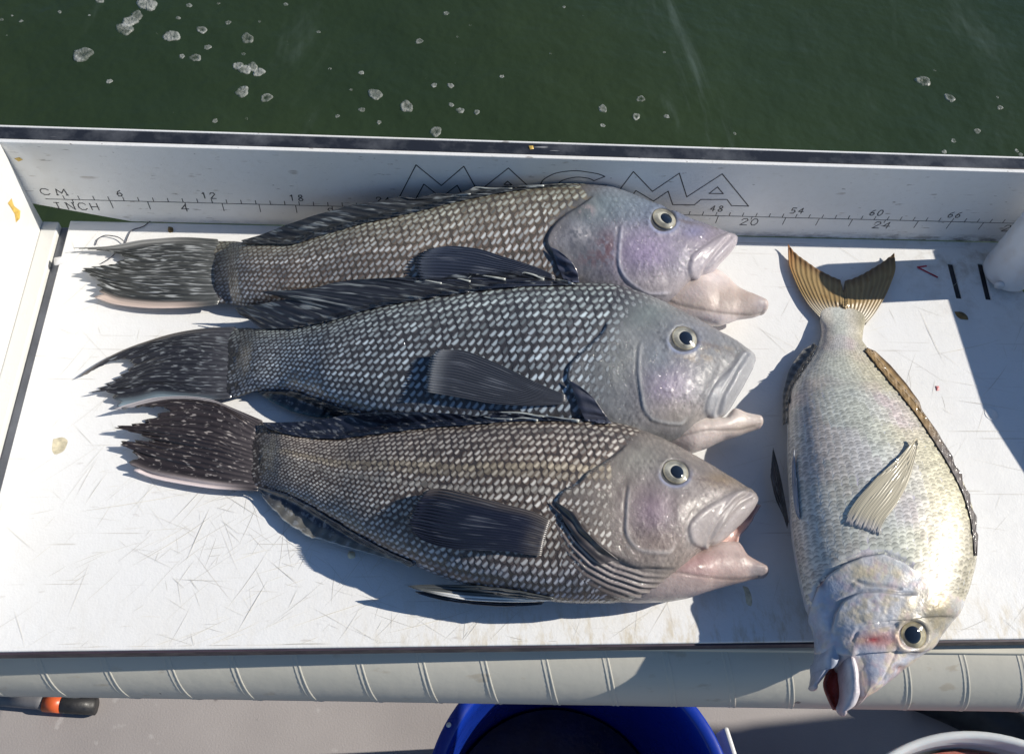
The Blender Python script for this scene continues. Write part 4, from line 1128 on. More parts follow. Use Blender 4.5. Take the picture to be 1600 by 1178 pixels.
    def colours(q, c, A):
        n = fbm(c / 25.0, 3); n_ = rng.random(len(q)); big = fbm(c / 60.0 + 9, 2)
        la, da = F_['lcol'](q, A)
        rowv = vnoise(np.stack([A * 31, 0 * A + 4.2, c[:, 0] / 160.], -1)); k = ((.62 + .62 * n) * (.62 + .76 * rowv) * (.8 + .4 * big))[:, None]
        la = la * k * 1.12; da = da * 1.2 * (.55 + .9 * big[:, None]) * (.8 + .5 * rowv[:, None])
        rr_ = rng.random(len(q)); la = la * ((.62 + .5 * rr_) * np.where(rng.random(len(q)) < .05, .45, 1))[:, None]
        edge = sstep(62, 6, segdist(q, sl + [sl[0]])[0] * 1.0) * (q[:, 0] > F_['gill'][-1][0] - 90) * inpoly(q, F_['headpoly'])
        fd = sstep(0, 60, segdist(q, F_['gill'])[0] * segdist(q, F_['gill'])[1] * F_['gside'] + 8)[:, None]   # on the gill cover pattern fades into skin colour
        hcol = np.array(F_['head'])[None] * HEADK
        la = la * (1 - .6 * fd) + hcol * .6 * fd * 1.15; da = da * (1 - .8 * fd) + hcol * .6 * .8 * fd
        tk = (sstep(tb + 70, tb + 8, q[:, 0]) * (.55 + .45 * rng.random(len(q))))[:, None]; la = la * (1 - .8 * tk) + .8 * tk * np.array([[.12, .12, .12]]); da = da * (1 - .5 * tk) + .5 * tk * .02
        e_ = edge[:, None]; la = la * (1 - e_) + hcol * e_ * 1.02; da = da * (1 - e_) + hcol * e_ * .92
        la = la * .9; da = da * 1.22
        return np.clip(la, 0, .85), np.clip(da, .01, .6), 1 - .75 * np.maximum(edge, .4 * fd[:, 0])
    scales(L, 2, 500, P.get('nrow', 18), keep, colours, M['scale'], top, asp=.76, aspk=.8)
    eye(L, *P['eye'], top)
    return top, L
# ------------------------------------------------------------------ the three bass
def lc(l0, d0, l1, d1, belly_shade=(.20, .24, .30), belly_shade_dark=(.045, .05, .065), stripes=None):
    def f(q, A):
        k = sstep(.05, .55, A)[:, None]
        la = np.array(l0)[None] * (1 - k) + np.array(l1)[None] * k; da = np.array(d0)[None] * (1 - k) + np.array(d1)[None] * k
        b = sstep(.72, .95, A)[:, None]; la = la * (1 - b) + np.array(belly_shade)[None] * b; da = da * (1 - b) + np.array(belly_shade_dark)[None] * b  # lower flank bluer and darker: its shade painted into the scale colours
        if stripes:
            for a0, wd, c, kk in stripes:
                m = (kk * np.exp(-((A - a0) / wd)**2))[:, None]; la = la * (1 - m) + np.array(c)[None] * m; da = da * (1 - .6 * m) + np.array(c)[None] * .35 * .6 * m
        return la, da
    return f
BASS_A = dict(under=(.74, .66, .66), nrow=19, tailx=326, lip=[(1138, 372), (1124, 386), (1110, 402), (1098, 420), (1090, 438)], label='topmost black sea bass with lilac grey head, its back against the ruler wall',
    rows=[(312, 384, 312, 467, .1, 6.5, 0), (328, 381, 328, 470, 1.0, 7.6, 0), (345, 377, 345, 474, 2.4, 8.2, 0), (362, 377, 362, 476, 5, 9, 1), (387, 378, 387, 480, 11, 13, 3), (448, 379, 448, 481, 15, 18, 6), (509, 363, 509, 481, 18, 22, 10), (570, 346, 570, 480, 21, 26, 13), (640, 331, 640, 480, 23, 29, 16),
          (722, 310, 722, 480, 25, 31, 18), (783, 298, 783, 482, 26, 32.5, 18), (824, 292, 822, 484, 26.5, 33, 18), (885, 288, 876, 486, 27, 33, 18), (946, 292, 926, 488, 27, 33, 16), (987, 305, 960, 490, 26.5, 32, 13), (1028, 322, 992, 492, 25, 31, 10),
          (1068, 338, 1022, 490, 22, 30, 7), (1109, 353, 1046, 476, 18, 29, 4), (1138, 365, 1064, 456, 13, 28, 2), (1150, 372, 1082, 440, 9, 27, 1)],
    jaw=[(1005, 430, 1010, 490, 7, 25, 0), (1048, 428, 1052, 503, 15, 26, 0), (1085, 425, 1092, 507, 17, 27, 0), (1112, 420, 1121, 510, 15, 26, 0), (1132, 431, 1140, 506, 13.5, 26, 0), (1150, 448, 1154, 501, 11.5, 26, 0), (1180, 461, 1180, 497, 10.5, 26, 0), (1191, 466, 1190, 494, 9.5, 26, 0)],
    jawline=[(1040, 468), (1060, 476), (1100, 484), (1137, 490), (1170, 492), (1192, 488)], jawc=(.52, .43, .38),
    jawpatches=[(1150, 462, 45, 12, (.45, .36, .31), .8), (1110, 505, 60, 14, (.64, .56, .55), .9), (1190, 476, 10, 14, (.40, .36, .37), .8), (1118, 432, 26, 14, (.70, .62, .60), .9), (1085, 455, 24, 12, (.56, .48, .46), .8)],
    gill=[(930, 306), (908, 322), (882, 338), (862, 358), (854, 377), (861, 392), (882, 412), (905, 442)], gside=-1,
    preop=[(972, 345), (968, 375), (966, 408), (972, 428), (992, 448), (1020, 460), (1052, 458)], pside=-1,
    eye=(1037, 343, 21, (1040, 344), 9.5), max=[(1095, 441), (1081, 437), (1075, 420), (1078, 404), (1101, 384), (1138, 366), (1152, 371), (1153, 384), (1130, 400), (1117, 416), (1106, 433)],
    maxc=(.47, .42, .44), bone=(.74, .70, .76), stripe=[(1062, 344), (1090, 350), (1120, 358)], lumps=[(930, 400, 30, 1.2), (900, 360, 16, .8)],
    dark=(.095, .08, .065), head=(.34, .335, .39), headpoly=[(934, 270), (912, 320), (886, 336), (864, 360), (856, 378), (864, 394), (900, 440), (900, 560), (1250, 560), (1250, 270)],
    patches=[(920, 395, 50, 45, (.24, .25, .27), .75), (985, 320, 110, 26, (.22, .29, .36), .85), (935, 325, 55, 30, (.27, .33, .34), .8), (1010, 395, 55, 40, (.43, .34, .52), .85), (1100, 370, 40, 30, (.42, .35, .42), .8), (1060, 330, 55, 20, (.24, .29, .44), .8), (1085, 362, 18, 10, (.30, .32, .58), .5), (1040, 445, 66, 26, (.70, .62, .63), .9), (890, 400, 30, 30, (.27, .27, .29), .8), (985, 330, 40, 16, (.27, .32, .38), .6)],
    marks=[(948, 390, 18, 26, (.13, .07, .08), .9), (925, 405, 24, 12, (.16, .11, .12), .8), (905, 365, 20, 12, (.45, .43, .44), .7), (915, 330, 12, 8, (.42, .33, .33), .8)],
    scalepoly=[(300, 250), (925, 250), (915, 312), (885, 332), (864, 352), (852, 378), (862, 400), (880, 425), (880, 600), (300, 600)],
    lcol=lc((.40, .42, .34), (.12, .105, .075), (.50, .52, .52), (.095, .07, .055), (.40, .43, .46), (.07, .06, .06)))
BASS_B = dict(under=(.66, .58, .55), nrow=22, tailx=366, lip=[(1163, 556), (1150, 575), (1138, 596), (1126, 618), (1118, 646)], label='middle black sea bass with dark slate blue flank, lying between the other two',
    rows=[(336, 522, 330, 612, .1, 5, 0), (352, 518, 346, 616, 1.0, 6.2, 0), (370, 513, 362, 621, 2.4, 7, 0), (386, 512, 380, 617, 5, 8, 0), (407, 514, 403, 612, 9, 10, 1), (448, 514, 448, 614, 12, 13, 3), (489, 508, 489, 627, 15, 17, 4), (530, 498, 530, 643, 18, 21, 5), (570, 485, 568, 656, 20, 23, 6), (640, 470, 638, 674, 23, 26, 7),
          (722, 457, 720, 686, 25.5, 28.5, 8), (783, 449, 780, 692, 27.3, 30, 8), (844, 445, 842, 697, 29, 32, 8), (905, 444, 900, 701, 29.5, 32, 8), (946, 445, 938, 703, 29.5, 32, 7), (987, 455, 966, 704, 29, 31, 6), (1028, 471, 993, 702, 28, 30, 5),
          (1068, 490, 1022, 698, 26, 29, 3), (1109, 511, 1050, 694, 22, 28, 2), (1142, 528, 1077, 682, 17, 27, 1), (1164, 542, 1099, 664, 12.5, 27, 0), (1178, 554, 1120, 652, 8.5, 26, 0)],
    jaw=[(1008, 650, 1012, 695, 7, 25, 0), (1046, 648, 1050, 705, 15, 26, 0), (1076, 648, 1078, 710, 17, 26, 0), (1105, 650, 1103, 703, 15, 26, 0), (1128, 652, 1130, 691, 13, 26, 0), (1146, 638, 1150, 684, 11, 26, 0), (1163, 644, 1166, 678, 8.5, 26, 0), (1183, 648, 1184, 672, 8, 26, 0)],
    jawline=[(1040, 690), (1076, 678), (1110, 672), (1150, 672), (1178, 666)], jawc=(.48, .41, .37),
    jawpatches=[(1150, 655, 40, 9, (.58, .52, .46), .8), (1075, 700, 55, 10, (.62, .55, .52), .85), (1165, 668, 22, 8, (.40, .33, .28), .7)],
    gill=[(950, 500), (944, 517), (928, 534), (903, 557), (888, 575), (886, 590), (893, 604), (905, 630), (912, 660)], gside=-1,
    preop=[(1003, 530), (998, 552), (997, 580), (1000, 612), (1006, 640), (1022, 657), (1062, 663), (1078, 648)], pside=-1,
    eye=(1068.5, 529.5, 22.5, (1070.5, 530), 11), max=[(1134, 648), (1110, 654), (1101, 640), (1105, 620), (1125, 591), (1146, 571), (1165, 549), (1177, 553), (1181, 567), (1170, 587), (1158, 604), (1146, 624)],
    maxc=(.40, .40, .41), bone=(.48, .48, .47), stripe=[(1092, 535), (1115, 540), (1150, 556)],
    lumps=[(1040, 610, 40, 1.4), (940, 590, 30, 1.0)], dark=(.045, .045, .048), head=(.29, .30, .31),
    headpoly=[(1040, 420), (1000, 470), (955, 505), (930, 535), (900, 560), (886, 585), (905, 625), (915, 760), (1260, 760), (1260, 420)],
    patches=[(1010, 490, 45, 30, (.30, .35, .34), .8), (1045, 600, 40, 45, (.43, .35, .48), .85), (1130, 580, 40, 40, (.33, .32, .32), .7), (1060, 640, 50, 20, (.56, .49, .45), .8), (1080, 520, 55, 22, (.30, .31, .36), .6), (1030, 560, 30, 30, (.29, .34, .38), .7), (1060, 655, 45, 16, (.46, .41, .36), .8), (960, 560, 35, 40, (.30, .32, .31), .7)],
    marks=[(1090, 560, 30, 6, (.30, .22, .12), .5), (1120, 545, 30, 5, (.28, .21, .12), .5)],
    scalepoly=[(300, 400), (1080, 400), (1062, 492), (1012, 508), (985, 640), (955, 665), (935, 690), (935, 760), (300, 760)],
    lcol=lc((.40, .46, .43), (.055, .055, .055), (.50, .58, .63), (.045, .042, .045), (.25, .32, .42), (.03, .035, .05)))
BASS_C = dict(under=(.38, .31, .29), bow=5., nrow=27, tailx=408, lip=[(1166, 771), (1150, 780), (1138, 792), (1124, 808), (1114, 824), (1104, 848)], label='bottom black sea bass with brown flank and striped gill folds, nearest the board front',
    rows=[(374, 665, 372, 756, .1, 4.8, 0), (390, 662, 388, 760, 1.0, 6, 0), (408, 659, 406, 765, 2.4, 6.6, 0), (424, 666, 422, 768, 5, 7.6, 0), (446, 674, 446, 775, 8.5, 9.5, 1), (487, 681, 487, 796, 11, 11.5, 1), (528, 682, 528, 821, 13, 14, 2), (568, 678, 568, 845, 16, 16.5, 2), (630, 670, 626, 873, 20, 20.5, 3), (691, 664, 690, 903, 23.5, 24, 4), (740, 661, 740, 919, 26, 27, 5),
          (783, 657, 783, 929, 28, 29, 5), (864, 655, 864, 941, 30, 31, 5), (925, 658, 918, 944, 31, 32, 4), (966, 664, 950, 944, 30.5, 31, 4), (1007, 677, 985, 940, 30, 30, 3), (1048, 694, 1012, 932, 28, 30, 2),
          (1088, 717, 1038, 916, 26, 29, 1), (1129, 739, 1060, 898, 22, 28, 0), (1158, 755, 1078, 880, 17, 27, 0), (1176, 767, 1092, 866, 12.5, 26, 0), (1184, 778, 1104, 857, 8.5, 26, 0)],
    jaw=[(975, 885, 968, 940, 8, 26, 0), (1010, 878, 1004, 943, 17, 28, 0), (1052, 866, 1044, 941, 20, 27, 0), (1085, 857, 1082, 934, 18.5, 27, 0), (1110, 850, 1112, 924, 16.5, 26, 0), (1130, 846, 1138, 916, 14, 26, 0), (1148, 846, 1160, 910, 12, 26, 0), (1164, 866, 1174, 906, 9, 26, 0), (1190, 881, 1192, 904, 8, 26, 0)],
    jawline=[(1000, 900), (1050, 893), (1095, 900), (1150, 905), (1185, 901)], jawc=(.34, .26, .235),
    jawpatches=[(1090, 880, 40, 22, (.36, .22, .21), .8), (1138, 853, 20, 11, (.58, .46, .42), .8), (1150, 885, 25, 14, (.46, .35, .32), .8), (1185, 893, 16, 12, (.32, .29, .29), .8), (1080, 925, 55, 9, (.47, .38, .38), .8), (1010, 920, 40, 25, (.36, .31, .30), .6)],
    gill=[(985, 690), (973, 702), (940, 727), (918, 740), (905, 755), (880, 768), (870, 784), (892, 804), (910, 828), (938, 856), (966, 873), (1008, 886), (1050, 886)], gside=-1,
    preop=[(984, 750), (979, 788), (977, 825), (983, 845), (1004, 861), (1044, 864), (1060, 845)], pside=-1,
    eye=(1055, 738, 22.5, (1057, 739), 10.5), max=[(1102, 859), (1078, 846), (1074, 825), (1088, 804), (1121, 782), (1160, 766), (1180, 771), (1184, 788), (1166, 792), (1141, 811), (1126, 829), (1110, 848)],
    maxc=(.40, .36, .35), bone=(.50, .45, .42), stripe=[(1078, 745), (1105, 750), (1150, 765)],
    folds=[[(868, 784), (892, 806), (910, 832), (938, 860), (966, 876), (1008, 889), (1060, 893)], [(866, 786), (892, 806), (910, 832), (938, 860), (966, 876), (1008, 889), (1050, 893), (1062, 930), (1020, 940), (970, 930), (925, 905), (895, 870), (880, 830)]],
    lumps=[(1030, 800, 45, 1.6), (930, 790, 30, 1.0)], dark=(.06, .048, .042), head=(.33, .285, .25),
    headpoly=[(1040, 640), (985, 690), (930, 738), (880, 770), (872, 790), (905, 835), (960, 880), (1000, 1000), (1260, 1000), (1260, 640)],
    patches=[(1000, 720, 50, 30, (.34, .33, .29), .8), (1020, 800, 36, 40, (.42, .31, .38), .8), (1100, 770, 40, 28, (.38, .32, .30), .7), (1120, 750, 30, 12, (.36, .26, .15), .7), (1030, 850, 50, 22, (.40, .31, .27), .8), (1060, 745, 40, 26, (.35, .33, .36), .5), (1080, 840, 12, 25, (.62, .56, .53), .6)],
    scalepoly=[(330, 600), (1060, 600), (1040, 698), (1000, 718), (968, 760), (962, 810), (966, 862), (938, 850), (908, 822), (885, 795), (900, 860), (925, 912), (960, 935), (960, 1000), (330, 1000)],
    lcol=lc((.52, .47, .40), (.075, .055, .045), (.62, .60, .55), (.070, .052, .042), (.30, .32, .38), (.04, .038, .045), [(.40, .035, (.62, .52, .36), .8), (.50, .02, (.70, .66, .58), .6)]),
    mouth=([(1172, 782, 28), (1145, 806, 28), (1126, 824, 28), (1106, 852, 26)], [(1187, 788, 20), (1172, 815, 18), (1156, 836, 18), (1150, 852, 18)]), mouthc=(.58, .38, .33))
fa, LA = bass(BASS_A)
fb, LB = bass(BASS_B)
fc, LC = bass(BASS_C)

def dk(c=(.022, .024, .032), var=.3): return const(c, var)
def spines(L, px, parent, base_z, n=6):
    pass
# --- dorsal fins: base along the back, folded
fin('dorsal_fin', [(377, 376), (380, 378), (386, 380)], [(862, 289), (880, 289), (905, 291)], [(386, 381), (448, 383), (509, 367), (570, 350), (640, 335), (722, 315), (783, 303), (824, 297), (885, 292), (905, 293)],
    [(377, 375.5), (407, 367), (448, 351), (489, 337), (550, 320), (591, 315), (625, 307), (641, 312), (668, 306), (681, 302), (700, 306), (722, 301), (732, 297), (745, 291.5), (765, 296), (795, 290), (800, 294), (844, 290), (862, 289)],
    24, lambda u, v: np.interp(u, [0, .14, .26, .4, .5, .65, .75, 1], [17, 23, 32, 40, 45, 50, 52, 53]), M['dorsal'], fa, const((.030, .032, .034), .3), amp=.35, lean=1.35, off=(.5, 1.5))
fin('dorsal_fin', [(375, 492), (390, 500), (407, 512)], [(861, 436), (880, 439), (905, 446)], [(407, 517), (448, 518), (489, 512), (530, 502), (570, 489), (640, 474), (722, 461), (783, 453), (844, 449), (905, 448)],
    [(376, 492), (369, 481.5), (420, 474), (455, 468), (411, 457), (455, 455), (501, 451), (530, 443), (560, 439), (600, 437), (653, 435), (660, 439), (705, 436), (715, 433), (742, 428.5), (752, 432), (800, 428), (820, 426), (828, 431), (861, 435), (875, 439)],
    24, lambda u, v: np.interp(u, [0, .1, .2, .35, .5, .7, 1], [14, 20, 26, 32, 36, 39, 40]), M['dorsal'], fb, const((.018, .020, .026), .3), amp=.4, lean=1.35, off=(.5, 2.5))
fin('dorsal_fin', [(410, 660), (415, 665), (420, 670)], [(900, 656), (905, 657), (910, 659)], [(420, 671), (446, 679), (487, 685), (528, 686), (568, 682), (630, 674), (691, 668), (740, 665), (783, 661), (864, 659), (910, 661)],
    [(410, 659), (440, 659), (467, 658), (500, 655), (528, 650), (560, 646), (589, 643.5), (620, 644), (650, 643), (693, 645), (735, 648), (750, 650), (765, 646), (779, 643), (800, 648), (836, 647), (845, 651), (901, 656)],
    24, lambda u, v: np.interp(u, [0, .15, .3, .5, .7, 1], [9, 13, 18, 26, 33, 37]), M['fin'], fc, const((.010, .013, .024), .3), amp=.4, lean=1.2, off=(.5, 2.5))
# pale spine tips along the folded dorsal fins
def spine_set(parent, L):
    for pts, r0 in L:
        q = np.array(pts, float); q = catmull(q, 14)
        P = over(q[:, 0], q[:, 1], q[:, 2], 2.2); d_ = np.linalg.norm(P - CAM, axis=1); dr_ = (P - CAM) / d_[:, None]
        for _ in range(6): d_ = np.convolve(np.pad(d_, 1, mode='edge'), [.25, .5, .25], 'valid')
        P = CAM + dr_ * d_[:, None]
        tube('fin_spine', P, np.linspace(r0, .25, 14), M['spine'], parent, 6)
spine_set(fa, [([(800, 296, 55), (765, 295, 54), (742, 293, 53), (730, 302, 51)], .9), ([(850, 291, 56), (820, 291, 56), (796, 292, 55)], .9), ([(735, 304, 52), (700, 306, 51), (680, 306, 50), (672, 312, 48)], .8), ([(690, 315, 50), (650, 316, 46), (632, 320, 44)], .8)])
spine_set(fb, [([(790, 437, 41), (758, 431, 40), (742, 429, 39), (728, 437, 38)], 1.0), ([(850, 437, 42), (828, 428, 42), (818, 426, 41), (812, 431, 40)], 1.0), ([(735, 440, 40), (712, 435, 39), (700, 440, 38)], .9), ([(690, 443, 39), (660, 438, 38), (648, 441, 37)], .9), ([(895, 444, 42), (870, 437, 42), (862, 437, 41)], .8)])
spine_set(fc, [([(850, 653, 40), (810, 645, 40), (779, 644, 39)], 1.0), ([(800, 656, 39), (770, 654, 38), (750, 649, 37)], .9), ([(905, 658, 40), (870, 653, 40), (838, 648, 40)], 1.0), ([(840, 657, 40), (815, 653, 40), (800, 655, 39)], .8)])
# --- tails
def tailcol(dark, topc, botc, tw=.12, bw=.1, tipc=None):
    def f(u, v, px):
        c = np.repeat(np.array(dark)[None], len(u), 0) * (.7 + .6 * fbm(np.stack([px[:, 0] / 10, px[:, 1] / 10, 0 * u], -1))[:, None])
        c = mixc(c, .65 * sstep(.42, .08, v) * (.4 + .6 * fbm(np.stack([px[:, 0] / 3., px[:, 1] / 3., 0 * u], -1))), np.array(dark) * 2.2 + .035)
        a = sstep(tw, tw * .25, u) * sstep(.05, .45, v); c = mixc(c, a, topc)
        a = sstep(1 - bw, 1 - bw * .3, u) * sstep(.05, .4, v); c = mixc(c, a, botc)
        if tipc is not None: c = mixc(c, sstep(.93, 1, v) * .6, tipc)
        return c
    return f
stkt = lambda tw, bw: (lambda u, v: sstep(tw * .5, tw, u) * sstep(1 - bw * .5, 1 - bw, u) * sstep(.0, .06, v))
fin('tail_fin', [(340, 374), (285, 371), (224, 375), (160, 386), (112, 388)], [(340, 476), (305, 480), (244, 482), (183, 477), (147, 466)], [(340, 374), (352, 400), (356, 425), (352, 450), (340, 476)],
    [(112, 388), (163, 391.5), (191, 398), (186, 406), (179, 412), (160, 414), (143, 416), (122, 420), (138.5, 428.5), (157, 441), (149, 445), (151, 449), (156, 456), (147, 461), (147, 465)],
    17, (9.0, 2.5), M['tail_a'], fa, tailcol((.040, .042, .040), (.25, .25, .24), (.62, .50, .43), .13, .09), amp=.3, off=(.6, 1.2), lift=2.5, under=True, stk=stkt(.13, .14), ragged=.08)
fin('tail_fin', [(368, 511), (334, 512), (285, 518), (228, 534), (183, 551), (155, 566), (118, 591)], [(360, 622), (318, 625), (252, 622), (212, 632), (183, 636)], [(368, 511), (376, 540), (377, 570), (372, 600), (360, 622)],
    [(118, 591.5), (158, 567), (191, 560), (204, 565), (199.6, 577), (179, 591.5), (160, 602), (140.5, 612), (163, 607.5), (175, 618), (179, 626), (183, 634)],
    17, (7.5, 3), M['tail_b'], fb, tailcol((.022, .022, .026), (.13, .12, .11), (.20, .26, .30), .10, .07), amp=.45, off=(.6, 1.5), lift=2.5, under=True, stk=stkt(.1, .1), ragged=.08)
fin('tail_fin', [(410, 657), (365, 638), (320, 622), (283, 619), (243, 621), (206, 629), (173, 639)], [(404, 767), (344, 764), (283, 756), (234, 746), (206, 735)], [(410, 657), (413, 680), (412, 710), (408, 740), (404, 767)],
    [(173, 639), (215, 634), (251, 634), (262, 640), (242, 648), (218, 660), (195, 664), (171, 666), (214, 677), (238, 688), (210, 687), (179, 689.5), (198, 700), (210, 709), (200, 717), (202, 727), (214, 731), (206, 735)],
    18, lambda u, v: 7 - 4 * v + 4 * (1 - u) * v, M['tail_c'], fc, tailcol((.028, .022, .022), (.34, .32, .33), (.70, .60, .58), .11, .08), amp=.5, off=(.6, 2.5), lift=2.5, under=True, stk=stkt(.12, .1), ragged=.08)
# --- anal fins
fin('anal_fin', [(403, 613), (405, 613), (408, 612)], [(548, 652), (556, 648), (562, 645)], [(408, 612), (448, 612), (489, 624), (530, 640), (562, 650)], [(403, 613), (426, 629), (454, 643), (491, 652), (544, 652)], 9, (10, 5), M['fin'], fb, const((.018, .024, .032), .3, (.05, .10, .11), .3), amp=.5, off=(.4, .6))
fin('anal_fin', [(402, 763), (403, 762), (405, 760)], [(640, 886), (645, 884), (650, 880)], [(407, 760), (446, 771), (487, 791), (528, 816), (568, 840), (609, 862), (650, 880)], [(402, 764), (418, 788), (446, 817), (470, 832), (487, 843), (492, 840), (528, 851), (581, 865), (625, 877), (640, 885)],
    13, lambda u, v: 8 + 5 * u - 4 * v + 2 * v * u, M['fin'], fc, lambda u, v, px: mixc(mixc(np.repeat(np.array([[.022, .026, .04]]), len(u), 0), sstep(.35, .6, v) * sstep(.0, .2, u), (.13, .125, .11)), sstep(.93, 1, v), (.55, .54, .5)), amp=.5, off=(.4, .6), ragged=.06)
# --- pectoral fins, fanned on the flanks
def pcol(c, tip, k=.6): return lambda u, v, px: mixc(np.repeat(np.array(c)[None], len(u), 0) * (.8 + .4 * fbm(np.stack([u * 9, v * 3, 0 * u], -1))[:, None]), k * sstep(.85, 1., v), tip)
fin('pectoral_fin', [(866, 430), (844, 420), (783, 400), (743, 388), (702, 384), (669, 388)], [(862, 446), (800, 448), (740, 452), (690, 450), (660, 446)], [(866, 430), (868, 438), (862, 446)], [(669, 388), (655, 397), (647, 407), (646, 420), (650, 433), (660, 446)],
    15, (0, 0), M['pect'], fa, pcol((.030, .036, .055), (.08, .09, .11)), amp=.18, off=(1.0, 2.4), ragged=.09)
fin('pectoral_fin', [(884, 617), (853, 604), (804, 581), (755, 559), (714, 546), (681, 546)], [(878, 632), (828, 634), (775, 631), (722, 622), (664, 612)], [(884, 617), (886, 625), (878, 632)], [(681, 546), (672, 556), (668, 570), (665, 590), (664, 612)],
    17, (0, 0), M['pect'], fb, pcol((.042, .045, .055), (.26, .27, .28), .6), amp=.18, off=(1.0, 5.), lift=0, ragged=.06)
fin('pectoral_fin', [(862, 813), (836, 800), (783, 786), (722, 770), (681, 762), (661, 766)], [(846, 868), (824, 866), (791, 861), (726, 859), (685, 853), (653, 841)], [(862, 813), (856, 830), (850, 850), (846, 868)], [(661, 766), (645, 788), (636, 808), (634, 817), (640, 830), (653, 841)],
    19, (0, 0), M['pect'], fc, lambda u, v, px: mixc(mixc(np.repeat(np.array([[.016, .018, .032]]), len(u), 0), .8 * sstep(.22, .02, u), (.10, .085, .075)), (.75 * sstep(.20, .0, v)) * fbm(np.stack([px[:, 0] / 4., px[:, 1] / 4., 0 * u], -1)) * 1.6, (.15, .13, .11)), amp=.10, off=(1.0, 3.4), ragged=.09)
# scaly root lobe of the lower bass' pectoral
def lobe(parent, rows, col):
    L = loft(rows, 40, 40, 16, False); V, Fc = loft_mesh(L, (.8, .8)); q = proj(V)
    n = fbm(V / 2.2, 3); c = np.repeat(np.array(col)[None], len(V), 0) * (.45 + 1.1 * n[:, None])
    mesh_obj('fin_root', V, Fc, M['skin'], parent, True, c)
#lobe(fc, [(846, 822, 838, 862, 4, 54, 0), (858, 815, 846, 872, 6, 55, 0), (872, 814, 858, 876, 5, 55, 0), (884, 822, 870, 872, 3, 54, 0)], (.24, .22, .20))
# --- dark soft flaps at the rear of the gill covers
fin('gill_flap', [(881, 398), (870, 390), (861, 386)], [(905, 442), (890, 441), (880, 436)], [(881, 398), (895, 412), (903, 428), (905, 442)], [(861, 386), (866, 402), (872, 420), (880, 436)], 3, (0, 0), M['fin'], fa, const((.045, .05, .075), .3), amp=.5, off=(1.5, 1.), stk=lambda u, v: 0 * u)
fin('gill_flap', [(916, 611), (904, 602), (889, 593)], [(956, 662), (930, 660), (914, 657)], [(916, 611), (929, 624), (940, 640), (956, 662)], [(889, 593), (896, 612), (904, 636), (914, 657)], 3, (0, 0), M['fin'], fb, const((.035, .038, .055), .3), amp=.5, off=(1.5, 1.), stk=lambda u, v: 0 * u)
fin('gill_flap', [(896, 800), (882, 792), (868, 783)], [(966, 874), (950, 878), (938, 882)], [(896, 800), (913, 826), (938, 852), (966, 874)], [(868, 783), (880, 812), (905, 850), (938, 882)], 3, (0, 0), M['fin'], fc, const((.05, .043, .042), .4), amp=.25, off=(1.4, .8), stk=lambda u, v: 0 * u)
# --- pelvic fins of the lower bass
fin('pelvic_fin', [(866, 934), (800, 922), (722, 914), (665, 913), (637, 915)], [(862, 938), (810, 940), (742, 938), (690, 930), (655, 921)], [(866, 934), (865, 936), (862, 938)], [(637, 915), (645, 918), (655, 921)], 4, (20, 20), M['fin'], fc, lambda u, v, px: mixc(np.repeat(np.array([[.05, .055, .055]]), len(u), 0), sstep(.5, .8, u) * sstep(.95, .7, v), (.60, .60, .58)), amp=.7, off=(1, 1), thick=.8)
fin('pelvic_fin', [(850, 940), (800, 938), (742, 934), (690, 926), (649, 924)], [(846, 944), (791, 947), (742, 944), (690, 937), (655, 927)], [(850, 940), (848, 942), (846, 944)], [(649, 924), (652, 925), (655, 927)], 3, (14, 14), M['fin'], fc, const((.018, .02, .028), .3), amp=.6, off=(.5, .5), thick=.8)
flat = [(278, 545), (290, 541), (300, 541), (295, 550), (284, 553)]
def flake():
    P = np.array([over(np.array(float(x)), np.array(float(y)), 6., 2.2) for x, y in flat]); c = P.mean(0); n = len(P)
    V = list(P) + [c + [0, 0, .8]] + [p - [0, 0, .6] for p in P]
    Fc = [(i, (i + 1) % n, n) for i in range(n)] + [(i, n + 1 + i, n + 1 + (i + 1) % n, (i + 1) % n) for i in range(n)]
    tag(mesh_obj('loose_flake', V, Fc, simple('cream_flake', (.66, .62, .46), .35)), 'small cream flake stuck on the dark tail of the middle bass', 'flake')
flake()

